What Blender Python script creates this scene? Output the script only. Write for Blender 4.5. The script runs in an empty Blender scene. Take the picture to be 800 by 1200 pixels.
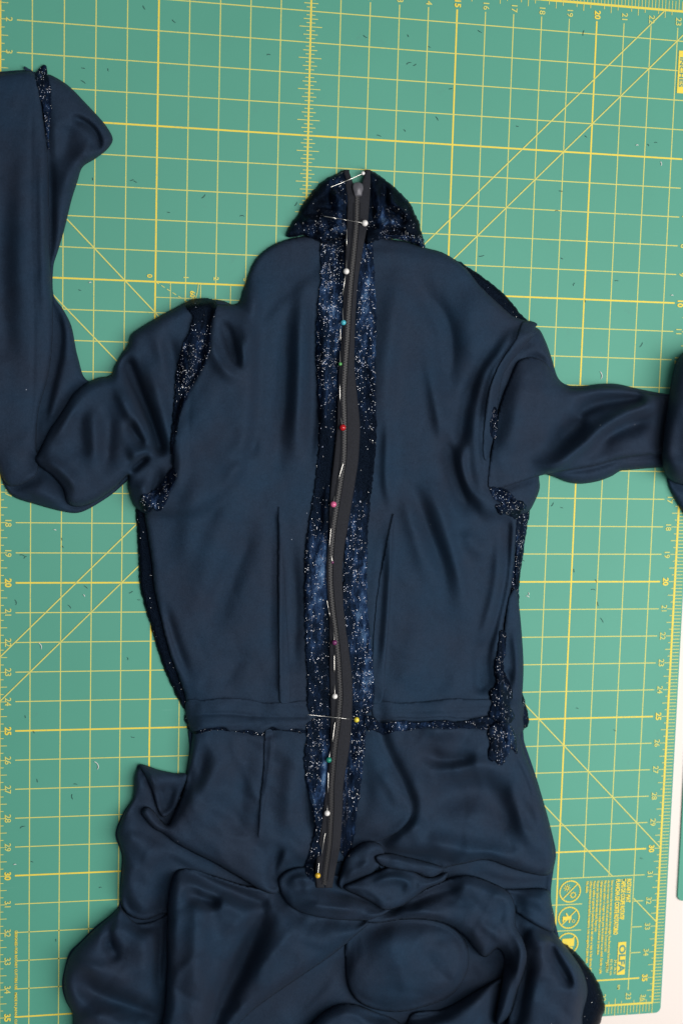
import bpy, bmesh, math, random
import numpy as np
from mathutils import Vector
rnd = random.Random(7)
C = bpy.context.scene.collection
SC = bpy.context.scene
IN = 0.0254
# ------------------------------------------------------------------ camera
RV = np.array([0.1134, -0.2070, 0.01405]); T = np.array([1.3209, -0.9866, 49.717]); F = 1685.2; PX = 371.57; PY = 648.5
def rodr(r):
    a = np.linalg.norm(r); k = r / a
    K = np.array([[0, -k[2], k[1]], [k[2], 0, -k[0]], [-k[1], k[0], 0]])
    return np.eye(3) + math.sin(a) * K + (1 - math.cos(a)) * K @ K
RM = rodr(RV); FL = np.diag([1., -1., -1.])        # mat frame (x right, y down, z away) <-> world (x, y up, z up)
CW = FL @ (-RM.T @ T) * IN                          # camera position, metres
cam_d = bpy.data.cameras.new('camera'); cam = bpy.data.objects.new('camera', cam_d); C.objects.link(cam)
cam_d.sensor_fit = 'VERTICAL'; cam_d.sensor_height = 36; cam_d.sensor_width = 24
cam_d.lens = F / 1200 * 36; cam_d.shift_x = (400 - PX) / 1200; cam_d.shift_y = (PY - 600) / 1200
cam_d.clip_start = .05; cam_d.clip_end = 60
M3 = FL @ RM.T @ FL
from mathutils import Matrix
m4 = Matrix.Identity(4)
for i in range(3):
    for j in range(3): m4[i][j] = M3[i, j]
    m4[i][3] = CW[i]
cam.matrix_world = m4
cam_d.dof.use_dof = True; cam_d.dof.focus_distance = 1.235; cam_d.dof.aperture_fstop = 5.0
SC.camera = cam
def U(px, py, h):
    """world point at height h seen where the photograph has pixel (px, py)"""
    px = np.asarray(px, float); py = np.asarray(py, float); h = np.asarray(h, float)
    d = np.stack([(px - PX) / F, (py - PY) / F, np.ones_like(px)], -1) @ RM
    d = d * np.array([1., -1., -1.])
    t = (h - CW[2]) / d[..., 2]
    return CW + d * t[..., None]
def MW(x, k, h=0.):                                  # mat inches -> world
    return ((x - 12) * IN, -(k - 18) * IN, h)
# ------------------------------------------------------------------ light
w = bpy.data.worlds.new('World'); SC.world = w; w.use_nodes = True
bg = w.node_tree.nodes['Background']; bg.inputs[0].default_value = (.92, .96, 1, 1); bg.inputs[1].default_value = .20
def area(name, loc, target, size, sy, power, col):
    l = bpy.data.lights.new(name, 'AREA'); l.shape = 'RECTANGLE'; l.size = size; l.size_y = sy; l.energy = power; l.color = col
    o = bpy.data.objects.new(name, l); C.objects.link(o); o.location = loc
    o.rotation_euler = (Vector(target) - Vector(loc)).to_track_quat('-Z', 'Y').to_euler(); return o
area('window_light', (1.10, -.22, 1.45), (.05, .05, 0), 1.2, 1.2, 29, (1, .97, .93))
area('ceiling_lamp', (.35, .1, 2.1), (.15, 0, 0), .9, .9, 22, (1, .98, .95))
SC.view_settings.view_transform = 'Standard'; SC.view_settings.look = 'None'; SC.view_settings.gamma = 1
SC.view_settings.exposure = 0.0
SC.cycles.max_bounces = 6
# ------------------------------------------------------------------ materials
def newmat(name):
    m = bpy.data.materials.new(name); m.use_nodes = True
    nt = m.node_tree; return m, nt, nt.nodes['Principled BSDF']
def N(nt, t, **k):
    n = nt.nodes.new(t)
    for a, b in k.items(): setattr(n, a, b)
    return n
def L(nt, a, b): nt.links.new(a, b)
def obj_co(nt):
    g = N(nt, 'ShaderNodeNewGeometry'); return g.outputs['Position']
def noise(nt, co, s, d=3, r=.55):
    n = N(nt, 'ShaderNodeTexNoise'); n.inputs['Scale'].default_value = s; n.inputs['Detail'].default_value = d
    n.inputs['Roughness'].default_value = r; L(nt, co, n.inputs['Vector']); return n.outputs['Fac']
def ramp(nt, f, *st):
    r = N(nt, 'ShaderNodeValToRGB'); e = r.color_ramp.elements
    while len(e) < len(st): e.new(.5)
    for q, (p, c) in zip(e, st):
        q.position = p; q.color = c if len(c) == 4 else (*c, 1)
    L(nt, f, r.inputs[0]); return r.outputs[0]
def math_(nt, op, a, b=None, c=None):
    n = N(nt, 'ShaderNodeMath', operation=op)
    for i, v in enumerate((a, b, c)):
        if v is None: continue
        if isinstance(v, (int, float)): n.inputs[i].default_value = v
        else: L(nt, v, n.inputs[i])
    return n.outputs[0]
def bump(nt, h, s, d, b):
    n = N(nt, 'ShaderNodeBump'); n.inputs['Strength'].default_value = s; n.inputs['Distance'].default_value = d
    L(nt, h, n.inputs['Height']); L(nt, n.outputs[0], b.inputs['Normal']); return n
def mixc(nt, f, a, b):
    n = N(nt, 'ShaderNodeMix', data_type='RGBA')
    for s, v in ((0, f), (6, a), (7, b)):
        if isinstance(v, (int, float)): n.inputs[s].default_value = v
        elif isinstance(v, tuple): n.inputs[s].default_value = (*v, 1) if len(v) == 3 else v
        else: L(nt, v, n.inputs[s])
    return n.outputs[2]

def mat_lining():
    m, nt, b = newmat('navy_crepe'); co = obj_co(nt)
    f = noise(nt, co, 18, 4); f2 = noise(nt, co, 900, 2)
    base = ramp(nt, f, (.35, (.0155, .0225, .0385)), (.68, (.0125, .0262, .0490)))
    sp = math_(nt, 'ADD', math_(nt, 'MULTIPLY_ADD', f2, .7, .45), math_(nt, 'MULTIPLY', noise(nt, co, 330, 3, .7), .4))
    c = N(nt, 'ShaderNodeVectorMath', operation='SCALE'); L(nt, base, c.inputs[0]); L(nt, sp, c.inputs['Scale'])
    # a few specks of silver lint
    v = N(nt, 'ShaderNodeTexVoronoi'); v.inputs['Scale'].default_value = 240; L(nt, co, v.inputs['Vector'])
    s = N(nt, 'ShaderNodeSeparateColor'); L(nt, v.outputs['Color'], s.inputs[0])
    sel = math_(nt, 'MULTIPLY', math_(nt, 'GREATER_THAN', s.outputs[0], .9975), math_(nt, 'LESS_THAN', v.outputs['Distance'], .09))
    L(nt, mixc(nt, sel, c.outputs[0], (.4, .42, .5)), b.inputs['Base Color'])
    b.inputs['Roughness'].default_value = .62; b.inputs['Specular IOR Level'].default_value = .13; b.inputs['Specular Tint'].default_value = (.35, .62, 1, 1)
    b.inputs['Sheen Weight'].default_value = .025; b.inputs['Sheen Roughness'].default_value = .45
    b.inputs['Sheen Tint'].default_value = (.45, .62, .9, 1)
    wv = N(nt, 'ShaderNodeTexWave'); wv.inputs['Scale'].default_value = 520; wv.inputs['Distortion'].default_value = 1.5; L(nt, co, wv.inputs['Vector'])
    h = math_(nt, 'ADD', math_(nt, 'MULTIPLY', wv.outputs['Fac'], .3), f2)
    bump(nt, math_(nt, 'ADD', h, noise(nt, co, 260, 3, .6)), .34, .0006, b)
    return m
def mat_velvet():
    m, nt, b = newmat('glitter_velvet'); co = obj_co(nt)
    at = N(nt, 'ShaderNodeAttribute', attribute_name='pile'); pile = at.outputs['Fac']  # hand-placed bright and dark sheen zones of the velvet, painted as colour
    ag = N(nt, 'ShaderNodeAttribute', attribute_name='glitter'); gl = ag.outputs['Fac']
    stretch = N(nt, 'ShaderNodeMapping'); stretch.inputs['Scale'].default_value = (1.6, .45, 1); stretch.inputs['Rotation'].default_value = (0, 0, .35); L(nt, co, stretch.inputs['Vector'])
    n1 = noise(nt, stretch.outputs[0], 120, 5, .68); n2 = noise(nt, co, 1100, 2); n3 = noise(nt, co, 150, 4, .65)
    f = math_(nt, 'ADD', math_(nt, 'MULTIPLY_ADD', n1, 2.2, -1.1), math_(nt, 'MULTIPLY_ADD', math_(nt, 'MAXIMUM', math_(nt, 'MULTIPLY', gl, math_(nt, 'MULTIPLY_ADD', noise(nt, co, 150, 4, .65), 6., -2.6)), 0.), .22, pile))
    base = ramp(nt, f, (0, (.0008, .0011, .0022)), (.42, (.0030, .0065, .0170)), (.72, (.014, .032, .080)), (1., (.065, .125, .23)))  # sheen streaks and bluish haze around the glitter are painted into this base colour
    c = N(nt, 'ShaderNodeVectorMath', operation='SCALE'); L(nt, base, c.inputs[0])
    L(nt, math_(nt, 'MULTIPLY_ADD', n2, 1.6, .2), c.inputs['Scale'])
    v = N(nt, 'ShaderNodeTexVoronoi'); v.inputs['Scale'].default_value = 1250; L(nt, co, v.inputs['Vector'])
    s = N(nt, 'ShaderNodeSeparateColor'); L(nt, v.outputs['Color'], s.inputs[0])
    dens = math_(nt, 'MULTIPLY', gl, math_(nt, 'MULTIPLY_ADD', n3, 6.0, -2.6))
    thr = math_(nt, 'SUBTRACT', 1.0, math_(nt, 'MULTIPLY', math_(nt, 'MAXIMUM', dens, 0.02), .28))
    sel = math_(nt, 'MULTIPLY', math_(nt, 'GREATER_THAN', s.outputs[0], thr), math_(nt, 'LESS_THAN', v.outputs['Distance'], .38))
    L(nt, mixc(nt, sel, c.outputs[0], ramp(nt, s.outputs[1], (0, (.25, .32, .5)), (.45, (.75, .77, .86)), (1, (1, .98, .95)))), b.inputs['Base Color'])
    L(nt, math_(nt, 'MULTIPLY', sel, .55), b.inputs['Metallic'])
    L(nt, math_(nt, 'MULTIPLY_ADD', sel, -.12, .45), b.inputs['Roughness'])
    b.inputs['Specular IOR Level'].default_value = .13; b.inputs['Specular Tint'].default_value = (.25, .5, 1, 1)
    b.inputs['Sheen Weight'].default_value = .04; b.inputs['Sheen Roughness'].default_value = .3; b.inputs['Sheen Tint'].default_value = (.3, .5, .95, 1)
    # each fleck of foil lies at its own tilt
    geo = N(nt, 'ShaderNodeNewGeometry')
    sub = N(nt, 'ShaderNodeVectorMath', operation='SUBTRACT'); L(nt, v.outputs['Color'], sub.inputs[0]); sub.inputs[1].default_value = (.5, .5, .5)
    sc = N(nt, 'ShaderNodeVectorMath', operation='SCALE'); L(nt, sub.outputs[0], sc.inputs[0]); L(nt, math_(nt, 'MULTIPLY', sel, .9), sc.inputs['Scale'])
    bp = N(nt, 'ShaderNodeBump'); bp.inputs['Strength'].default_value = .7; bp.inputs['Distance'].default_value = .0012; L(nt, math_(nt, 'ADD', n2, n3), bp.inputs['Height'])
    ad = N(nt, 'ShaderNodeVectorMath', operation='ADD'); L(nt, bp.outputs[0], ad.inputs[0]); L(nt, sc.outputs[0], ad.inputs[1])
    no = N(nt, 'ShaderNodeVectorMath', operation='NORMALIZE'); L(nt, ad.outputs[0], no.inputs[0]); L(nt, no.outputs[0], b.inputs['Normal'])
    return m
def mat_simple(name, col, rough=.5, metal=0., spec=.5, nscale=None, namp=.25, bumpd=0):
    m, nt, b = newmat(name); co = obj_co(nt)
    if nscale:
        f = noise(nt, co, nscale, 3)
        L(nt, ramp(nt, f, (.3, tuple(x * (1 - namp) for x in col)), (.7, tuple(min(1, x * (1 + namp)) for x in col))), b.inputs['Base Color'])
        if bumpd: bump(nt, f, .5, bumpd, b)
    else: b.inputs['Base Color'].default_value = (*col, 1)
    b.inputs['Roughness'].default_value = rough; b.inputs['Metallic'].default_value = metal; b.inputs['Specular IOR Level'].default_value = spec
    return m
def mat_mat():
    m, nt, b = newmat('cutting_mat_green'); co = obj_co(nt)
    f = noise(nt, co, 5, 4); f2 = noise(nt, co, 1500, 2); f3 = noise(nt, co, 38, 5, .7)
    base = ramp(nt, f, (.3, (.068, .284, .205)), (.7, (.076, .308, .225)))
    # knife scores and grey smudges left by use
    sm = ramp(nt, f3, (.63, (0, 0, 0)), (.80, (.45, .45, .45)))
    c1 = mixc(nt, sm, base, (.075, .22, .18))
    st = N(nt, 'ShaderNodeMapping'); st.inputs['Scale'].default_value = (6, 260, 1); st.inputs['Rotation'].default_value = (0, 0, .7); L(nt, co, st.inputs['Vector'])
    sc = ramp(nt, noise(nt, st.outputs[0], 3, 2), (.74, (0, 0, 0)), (.78, (.3, .3, .3)))
    L(nt, mixc(nt, sc, c1, (.17, .42, .34)), b.inputs['Base Color'])
    b.inputs['Roughness'].default_value = .55; b.inputs['Specular IOR Level'].default_value = .3
    bump(nt, f2, .25, .0002, b); return m
def mat_ink(name, col):
    m, nt, b = newmat(name); co = obj_co(nt)
    f = noise(nt, co, 700, 3, .7); f2 = noise(nt, co, 30, 2)
    k = ramp(nt, math_(nt, 'ADD', f, math_(nt, 'MULTIPLY_ADD', f2, .3, -.15)), (.30, (0, 0, 0)), (.46, (1, 1, 1)))
    L(nt, mixc(nt, k, tuple(x * .55 + y * .45 for x, y in zip(col, (.10, .34, .26))), col), b.inputs['Base Color'])
    b.inputs['Roughness'].default_value = .6; b.inputs['Specular IOR Level'].default_value = .25; return m
LIN = mat_lining(); VEL = mat_velvet(); MATG = mat_mat()
YB = mat_ink('ink_yellow_bold', (.76, .60, .07)); YT = mat_ink('ink_yellow_thin', (.60, .58, .15)); GI = mat_simple('ink_green', (.07, .24, .18), .6)
TAPE = mat_simple('zipper_tape_weave', (.0105, .0118, .0170), .8, 0, .25, 900, .35, .0002)
COIL = mat_simple('zipper_nylon', (.014, .014, .018), .45, 0, .5)
SLID = mat_simple('slider_enamel', (.085, .085, .10), .42, .2, .5, 300, .12)
STEEL = mat_simple('pin_steel', (.72, .70, .66), .26, 1.)
TABLE = mat_simple('tabletop_laminate', (.72, .65, .61), .5, 0, .3, 3, .015)
THREAD = mat_simple('lint_dark', (.012, .018, .035), .9); WLINT = mat_simple('lint_white', (.62, .64, .62), .9)

# ------------------------------------------------------------------ scene helpers
def link(name, me, parent=None, mat=None, smooth=True):
    o = bpy.data.objects.new(name, me); C.objects.link(o)
    if mat: me.materials.append(mat)
    if smooth and len(me.polygons): me.polygons.foreach_set('use_smooth', [True] * len(me.polygons))
    if parent: o.parent = parent
    return o
def empty(name, loc, label, cat, group=None):
    o = bpy.data.objects.new(name, None); C.objects.link(o); o.location = loc; o.empty_display_size = .02
    o['label'] = label; o['category'] = cat
    if group: o['group'] = group
    return o
def parent_keep(o, p):
    o.parent = p; o.matrix_parent_inverse = Matrix.Translation(Vector(p.location)).inverted()
def mesh(name, V, Fc):
    me = bpy.data.meshes.new(name); me.from_pydata([tuple(v) for v in V], [], [tuple(f) for f in Fc]); me.update(); return me
def catmull(P, n=8, closed=False):
    P = np.array(P, float); m = len(P); out = []
    rng = range(m) if closed else range(m - 1)
    for i in rng:
        if closed: a, b, c, d = P[(i - 1) % m], P[i], P[(i + 1) % m], P[(i + 2) % m]
        else: a, b, c, d = P[max(i - 1, 0)], P[i], P[i + 1], P[min(i + 2, m - 1)]
        for t in np.arange(n) / n:
            # centripetal-ish: damp tangents on uneven spacing
            l1 = np.linalg.norm(c - b) + 1e-6
            m1 = (c - a) / 2; m2 = (d - b) / 2
            for q in (m1, m2):
                s = np.linalg.norm(q)
                if s > l1: q *= l1 / s
            t2, t3 = t * t, t ** 3
            out.append((2*t3 - 3*t2 + 1) * b + (t3 - 2*t2 + t) * m1 + (-2*t3 + 3*t2) * c + (t3 - t2) * m2)
    if not closed: out.append(P[-1])
    return np.array(out)

# ------------------------------------------------------------------ the mat, table (structure first)
tb = bmesh.new(); bmesh.ops.create_cube(tb, size=1)
me = bpy.data.meshes.new('tabletop'); 
for v in tb.verts: v.co = Vector((v.co.x * 2.4, v.co.y * 2.2, v.co.z * .03 - .015 - .0022))
bmesh.ops.bevel(tb, geom=tb.edges[:], offset=.003, segments=2, affect='EDGES'); tb.to_mesh(me); tb.free()
o = link('tabletop', me, None, TABLE, False); o['kind'] = 'structure'

def slab(name, x0, x1, k0, k1, rad, th, mat, parent, z0=-.0022):
    """rounded rectangle plate, mat inches, with bevelled upper edge"""
    pts = []
    for cx, cy, a0 in ((x1 - rad, k0 + rad, -90), (x1 - rad, k1 - rad, 0), (x0 + rad, k1 - rad, 90), (x0 + rad, k0 + rad, 180)):
        for i in range(9):
            a = math.radians(a0 + i * 90 / 8); pts.append((cx + rad * math.cos(a), cy + rad * math.sin(a)))
    n = len(pts); V = []
    cx, cy = (x0 + x1) / 2, (k0 + k1) / 2
    for z, ins in ((z0, 0), (z0 + th - .0003, 0), (z0 + th, .012)):
        for x, y in pts:
            V.append(MW(x + (ins if x < cx else -ins), y + (ins if y < cy else -ins), z))
    Fc = []
    for l in range(2):
        for i in range(n): Fc.append((l*n + (i+1) % n, l*n + i, (l+1)*n + i, (l+1)*n + (i+1) % n))
    Fc.append(tuple(range(2*n, 3*n))[::-1]); Fc.append(tuple(range(n)))
    me = mesh(name, V, Fc); bm = bmesh.new(); bm.from_mesh(me); bmesh.ops.recalc_face_normals(bm, faces=bm.faces[:]); bm.to_mesh(me); bm.free()
    return link(name, me, parent, mat, False)
cm = empty('cutting_mat', (0, 0, 0), 'large green self-healing cutting mat printed with a yellow inch grid, lying under the dress', 'cutting mat')
slab('mat_sheet', -.42, 24.36, -.5, 36.42, .22, .0022, MATG, cm)
class Ink:
    def __init__(s): s.V = []; s.F = []
    def line(s, x0, k0, x1, k1, w, z=.00006):
        d = math.hypot(x1-x0, k1-k0); nx, ny = -(k1-k0)/d*w/2, (x1-x0)/d*w/2; b = len(s.V)
        for x, k in ((x0+nx, k0+ny), (x1+nx, k1+ny), (x1-nx, k1-ny), (x0-nx, k0-ny)): s.V.append(MW(x, k, z))
        s.F.append((b, b+1, b+2, b+3))
    def build(s, name, mat, parent):
        me = mesh(name, s.V, s.F); bm = bmesh.new(); bm.from_mesh(me)
        for f in bm.faces:
            f.normal_update()
            if f.normal.z < 0: f.normal_flip()
        bm.to_mesh(me); bm.free(); return link(name, me, parent, mat, False)
tw, bw = .034, .056
thin, bold, rul, diag = Ink(), Ink(), Ink(), Ink()
for i in range(1, 24):
    B = i % 5 == 0
    (bold if B else thin).line(i, .56, i, 31 if i in (21, 22) else (35.45 if i > 0 else 36), bw if B else tw, .00010 if B else .00006)
for k in range(1, 36):
    B = k % 5 == 0
    x1 = 23.42
    if 31 < k < 35: 
        (thin).line(.52, k, 20, k, tw); thin.line(23, k, x1, k, tw); continue
    (bold if B else thin).line(.52, k, x1, k, bw if B else tw, .00014 if B else .00018)
for k in (32, 33, 34): thin.line(20, k, 21, k, tw, .00018)
for a in ((0, 0, 0, 36), (24, 0, 24, 36)): bold.line(*a, .075, .00022)
for a in ((0, 0, 24, 0), (0, 36, 24, 36)): bold.line(*a, .075, .00026)
for e in range(0, 24 * 8 + 1):
    x = e / 8
    o2 = .30 if e % 8 == 0 else .26
    for (ka, sg) in ((0, -1), (36, 1)):
        rul.line(x, ka, x, ka + sg * (.42 if e % 4 == 0 else .33), .026, .00030)
        if e % 8 == 4: rul.line(x, ka, x, ka - sg * .26, .026, .00030)
        elif e % 4 == 2: rul.line(x, ka, x, ka - sg * .15, .026, .00030)
for e in range(0, 36 * 8 + 1):
    k = e / 8
    for (xa, sg) in ((0, -1), (24, 1)):
        rul.line(xa, k, xa + sg * .30, k, .026, .00034)
        if e % 4 == 0: rul.line(xa, k, xa - sg * .25, k, .026, .00034)
        elif e % 4 == 2: rul.line(xa, k, xa - sg * .14, k, .026, .00034)
    l = .38 if e % 8 == 4 else (.24 if e % 2 == 0 else .15)
    rul.line(10 - l, k, 10 + l, k, .026, .00034)
for a in ((22.5, 0, 0, 22.5), (24, 0, 0, 24), (0, 6, 24, 30), (0, 8.86, 22.14, 31), (23.02, 31.88, 24, 32.86)): diag.line(*a, tw * 1.2, .00040)
# angle guide and half-inch grid at the inner corner
for x in np.arange(5.5, 9.6, .5): 
    if x % 1: thin.line(x, 10, x, 11.5, .026, .00022)
for k in (10.5, 11.5): thin.line(5, k, 9.5, k, .026, .00024)
for t in range(0, 22, 2): 
    c, s = math.cos(math.radians(30)), math.sin(math.radians(30))
    diag.line(5 + c*t*.11, 10 + s*t*.11, 5 + c*(t+1.2)*.11, 10 + s*(t+1.2)*.11, .026, .00044)
for i in range(10):
    a, b2 = math.radians(i * 4), math.radians(i * 4 + 4)
    diag.line(5 + 1.42*math.cos(a), 10 + 1.42*math.sin(a), 5 + 1.42*math.cos(b2), 10 + 1.42*math.sin(b2), .026, .00046)
thin.build('grid_thin_lines', YT, cm); bold.build('grid_bold_lines', YB, cm); rul.build('ruler_ticks', YT, cm); diag.build('bias_lines', YT, cm)
# printed lettering: reads down the photograph (turned a quarter clockwise)
def text(s, x, k, size, mat, name, parent=cm, z=.0005, align='CENTER', bold_=0., rot=-90, squash=1.):
    cu = bpy.data.curves.new(name, 'FONT'); cu.body = s; cu.size = size * IN * 1.38; cu.align_x = align; cu.align_y = 'CENTER'
    cu.offset = bold_ * IN; cu.fill_mode = 'FRONT'; cu.resolution_u = 3
    t = bpy.data.objects.new('tmp', cu); C.objects.link(t)
    me = bpy.data.meshes.new_from_object(t); bpy.data.objects.remove(t); bpy.data.curves.remove(cu)
    me.materials.clear(); me.name = name
    o = link(name, me, parent, mat, False); p = MW(x, k, z); o.location = p; o.rotation_euler = (0, 0, math.radians(rot)); o.scale = (squash, 1, 1)
    return o
for k in range(1, 37):
    B = k % 5 == 0
    kk = k if k < 36 else 35.78
    text(str(k), .27, kk, .21, YB if B else YT, 'printed_numeral', bold_=.010 if B else .004)
    text(str(k), 23.62 if k < 36 else 23.6, kk, .21, YB if B else YT, 'printed_numeral', bold_=.010 if B else .004)
for x in range(1, 24):
    B = x % 5 == 0
    text(str(x), x, .36, .21, YB if B else YT, 'printed_numeral', bold_=.010 if B else .004)
    text(str(x), x, 35.68, .21, YB if B else YT, 'printed_numeral', bold_=.010 if B else .004)
for i in range(5): text(str(i), 5 + i - (.2 if i == 0 else 0), 9.82, .17, YB if i == 0 else YT, 'printed_numeral', bold_=.006)
text('1', 4.82, 11.0, .15, YT, 'printed_numeral'); text('60°', 6.22, 10.4, .16, YB, 'printed_numeral', bold_=.006)
# INCHES tag
def rect(x0, k0, x1, k1, z, mat, name):
    i = Ink(); i.line(x0, (k0+k1)/2, x1, (k0+k1)/2, k1-k0, z); return i.build(name, mat, cm)
rect(23.08, 1.32, 23.34, 2.76, .0005, YB, 'inches_tag')
text('INCHES', 23.205, 2.04, .15, GI, 'inches_lettering', z=.00056, bold_=.006, squash=1.45)
text('DESIGNED FOR ROTARY CUTTERS USE   MADE IN JAPAN   CUTTING MAT', .56, 33.9, .085, YB, 'maker_lettering', bold_=.004, squash=1.02)
# info block
text('ROTARY MAT', 22.80, 31.12, .17, YB, 'info_heading', align='LEFT', bold_=.012, squash=.62)
text('TAPIS DE COUPE ROTATIF', 22.58, 31.12, .17, YB, 'info_heading', align='LEFT', bold_=.012, squash=.56)
text('PLANCHA DE CORTE ROTATORIO', 22.36, 31.12, .17, YB, 'info_heading', align='LEFT', bold_=.012, squash=.58)
rows = [(22.14, 34.6, 'Never use or store the mat near heat or in direct sunlight. Keep flat and away from hot objects.'),
 (22.0, 33.9, 'Use with rotary cutters only. Wash with cold water and mild soap. Do not bend or fold.'),
 (21.86, 34.75, 'Ne jamais utiliser ni ranger le tapis pres de la chaleur ou au soleil. Garder a plat.'),
 (21.72, 34.0, 'Utiliser seulement avec les couteaux rotatifs. Laver a froid avec du savon doux.'),
 (21.58, 33.1, 'Ne pas plier. Garder loin des objets chauds. Ranger a plat.'),
 (21.44, 34.8, 'Nunca utilice ni guarde la plancha cerca del calor o bajo la luz directa del sol.'),
 (21.30, 34.3, 'Utilice solamente con cortadores rotatorios. Lave con agua fria y jabon suave.'),
 (21.16, 31.6, 'No doble.')]
for x, kend, s in rows:
    o = text(s, x, 31.14, .10, YB, 'info_lettering', align='LEFT', bold_=.004)
    wdt = max(v.co.x for v in o.data.vertices); o.scale = ((kend - 31.14) * IN / wdt, 1, 1)
for x, k, s in ((22.42, 34.5, '24 x 36 in'), (22.26, 34.5, '60 x 90 cm'), (22.1, 34.5, 'JAPAN'), (22.6, 35.3, 'RM')): text(s, x, k, .10, YT, 'info_lettering', bold_=.004)
rect(22.5, 33.55, 22.82, 34.82, .0005, YB, 'brand_badge')
text('OLFA', 22.66, 34.185, .25, GI, 'brand_lettering', z=.00056, bold_=.014, squash=1.25)
# three warning roundels
def ring(cx, ck, r, w, z, ink):
    for i in range(28):
        a, b2 = i*math.tau/28, (i+1.05)*math.tau/28
        ink.line(cx+r*math.cos(a), ck+r*math.sin(a), cx+r*math.cos(b2), ck+r*math.sin(b2), w, z)
for n, ck in enumerate((31.5, 32.5, 33.5)):
    ik = Ink(); cx = 20.5; ring(cx, ck, .40, .05, .0005, ik)
    ik.line(cx+.27, ck-.27, cx-.27, ck+.27, .04, .00053)
    if n == 0:
        ring(cx-.13, ck-.14, .05, .03, .00056, ik)
        for a in range(8): c, s = math.cos(a*math.tau/8), math.sin(a*math.tau/8); ik.line(cx-.13+c*.07, ck-.14+s*.07, cx-.13+c*.14, ck-.14+s*.14, .025, .00056)
        ring(cx+.12, ck+.14, .09, .035, .00056, ik)
        for a in range(8): c, s = math.cos(a*math.tau/8), math.sin(a*math.tau/8); ik.line(cx+.12+c*.10, ck+.14+s*.10, cx+.12+c*.13, ck+.14+s*.13, .025, .00058)
    elif n == 1:
        ik.line(cx-.2, ck+.02, cx+.1, ck+.02, .14, .00056); ik.line(cx-.22, ck-.06, cx-.22, ck+.16, .05, .00057); ik.line(cx+.02, ck+.1, cx+.02, ck+.2, .05, .00057)
        ik.line(cx-.12, ck-.18, cx-.02, ck-.02, .05, .00058); ring(cx+.18, ck+.14, .05, .025, .00056, ik)
    else:
        ik.line(cx-.22, ck-.05, cx+.25, ck-.05, .30, .00056); ik.line(cx-.1, ck+.1, cx+.2, ck+.18, .08, .00057)
    ik.build('warning_roundel', YB, cm)
# second mat past the right edge of the first, on the table
cm2 = empty('cutting_mat', MW(25.4, 27), 'corner of a second green cutting mat showing at the right edge of the table', 'cutting mat')
p = U(np.array([793.]), np.array([1056.]), np.array([0.]))[0]; x2 = p[0]/IN + 12; k2 = 18 - p[1]/IN
s2 = slab('mat_sheet', x2, x2 + 7, k2 - 9, k2, .22, .0022, MATG, None); parent_keep(s2, cm2)
ik = Ink()
for j in range(1, 7): ik.line(x2 + j, k2 - 8.9, x2 + j, k2 - .4, .034)
ik.line(x2 + .4, k2 - 8.9, x2 + .4, k2 - .4, .07, .0001)
for j in range(9): ik.line(x2 + .4, k2 - .4 - j, x2 + 6.9, k2 - .4 - j, .034, .00014)
parent_keep(ik.build('grid_thin_lines', YT, None), cm2)
# ------------------------------------------------------------------ cloth relief engine
# heights (metres) are kept on a 1-unit raster of the view plane, then every sample is placed in the world by U()
OX, OY, RW, RH = -70, -10, 950, 1330
ZT = np.zeros((RH, RW))
GX, GY = np.meshgrid(np.arange(RW) + OX, np.arange(RH) + OY)
def blur(a, s):
    r = int(3 * s) + 1; k = np.exp(-.5 * (np.arange(-r, r + 1) / s) ** 2); k /= k.sum()
    p = np.pad(a, r, mode='edge'); out = np.zeros_like(p)
    for i, q in enumerate(k): out += q * np.roll(p, i - r, 0)
    p = out; out = np.zeros_like(p)
    for i, q in enumerate(k): out += q * np.roll(p, i - r, 1)
    return out[r:-r, r:-r]
def segdist(px, py, P, signed=False):
    """distance from points to polyline; with t along it and side"""
    best = np.full(px.shape, 1e9); tt = np.zeros(px.shape); sd = np.ones(px.shape); cx = np.zeros(px.shape); cy = np.zeros(px.shape)
    seg = np.hypot(*np.diff(P, axis=0).T); cum = np.r_[0, np.cumsum(seg)]; tot = cum[-1] + 1e-9
    for i in range(len(P) - 1):
        ax, ay = P[i]; dx, dy = P[i+1] - P[i]; l2 = dx*dx + dy*dy + 1e-12
        t = np.clip(((px - ax)*dx + (py - ay)*dy) / l2, 0, 1)
        qx, qy = ax + t*dx, ay + t*dy; d = (px - qx)**2 + (py - qy)**2
        m = d < best
        best = np.where(m, d, best); cx = np.where(m, qx, cx); cy = np.where(m, qy, cy)
        if signed:
            tt = np.where(m, (cum[i] + t*seg[i]) / tot, tt); sd = np.where(m, np.sign(dx*(py - ay) - dy*(px - ax)), sd)
    return np.sqrt(best), tt, sd, cx, cy
def inside(px, py, P):
    c = np.zeros(px.shape, bool); n = len(P)
    for i in range(n):
        x1, y1 = P[i]; x2, y2 = P[(i+1) % n]
        if y1 == y2: continue
        m = ((y1 > py) != (y2 > py)) & (px < (x2 - x1)*(py - y1)/(y2 - y1) + x1); c ^= m
    return c
def smooth01(t): t = np.clip(t, 0, 1); return t*t*(3 - 2*t)
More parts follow.
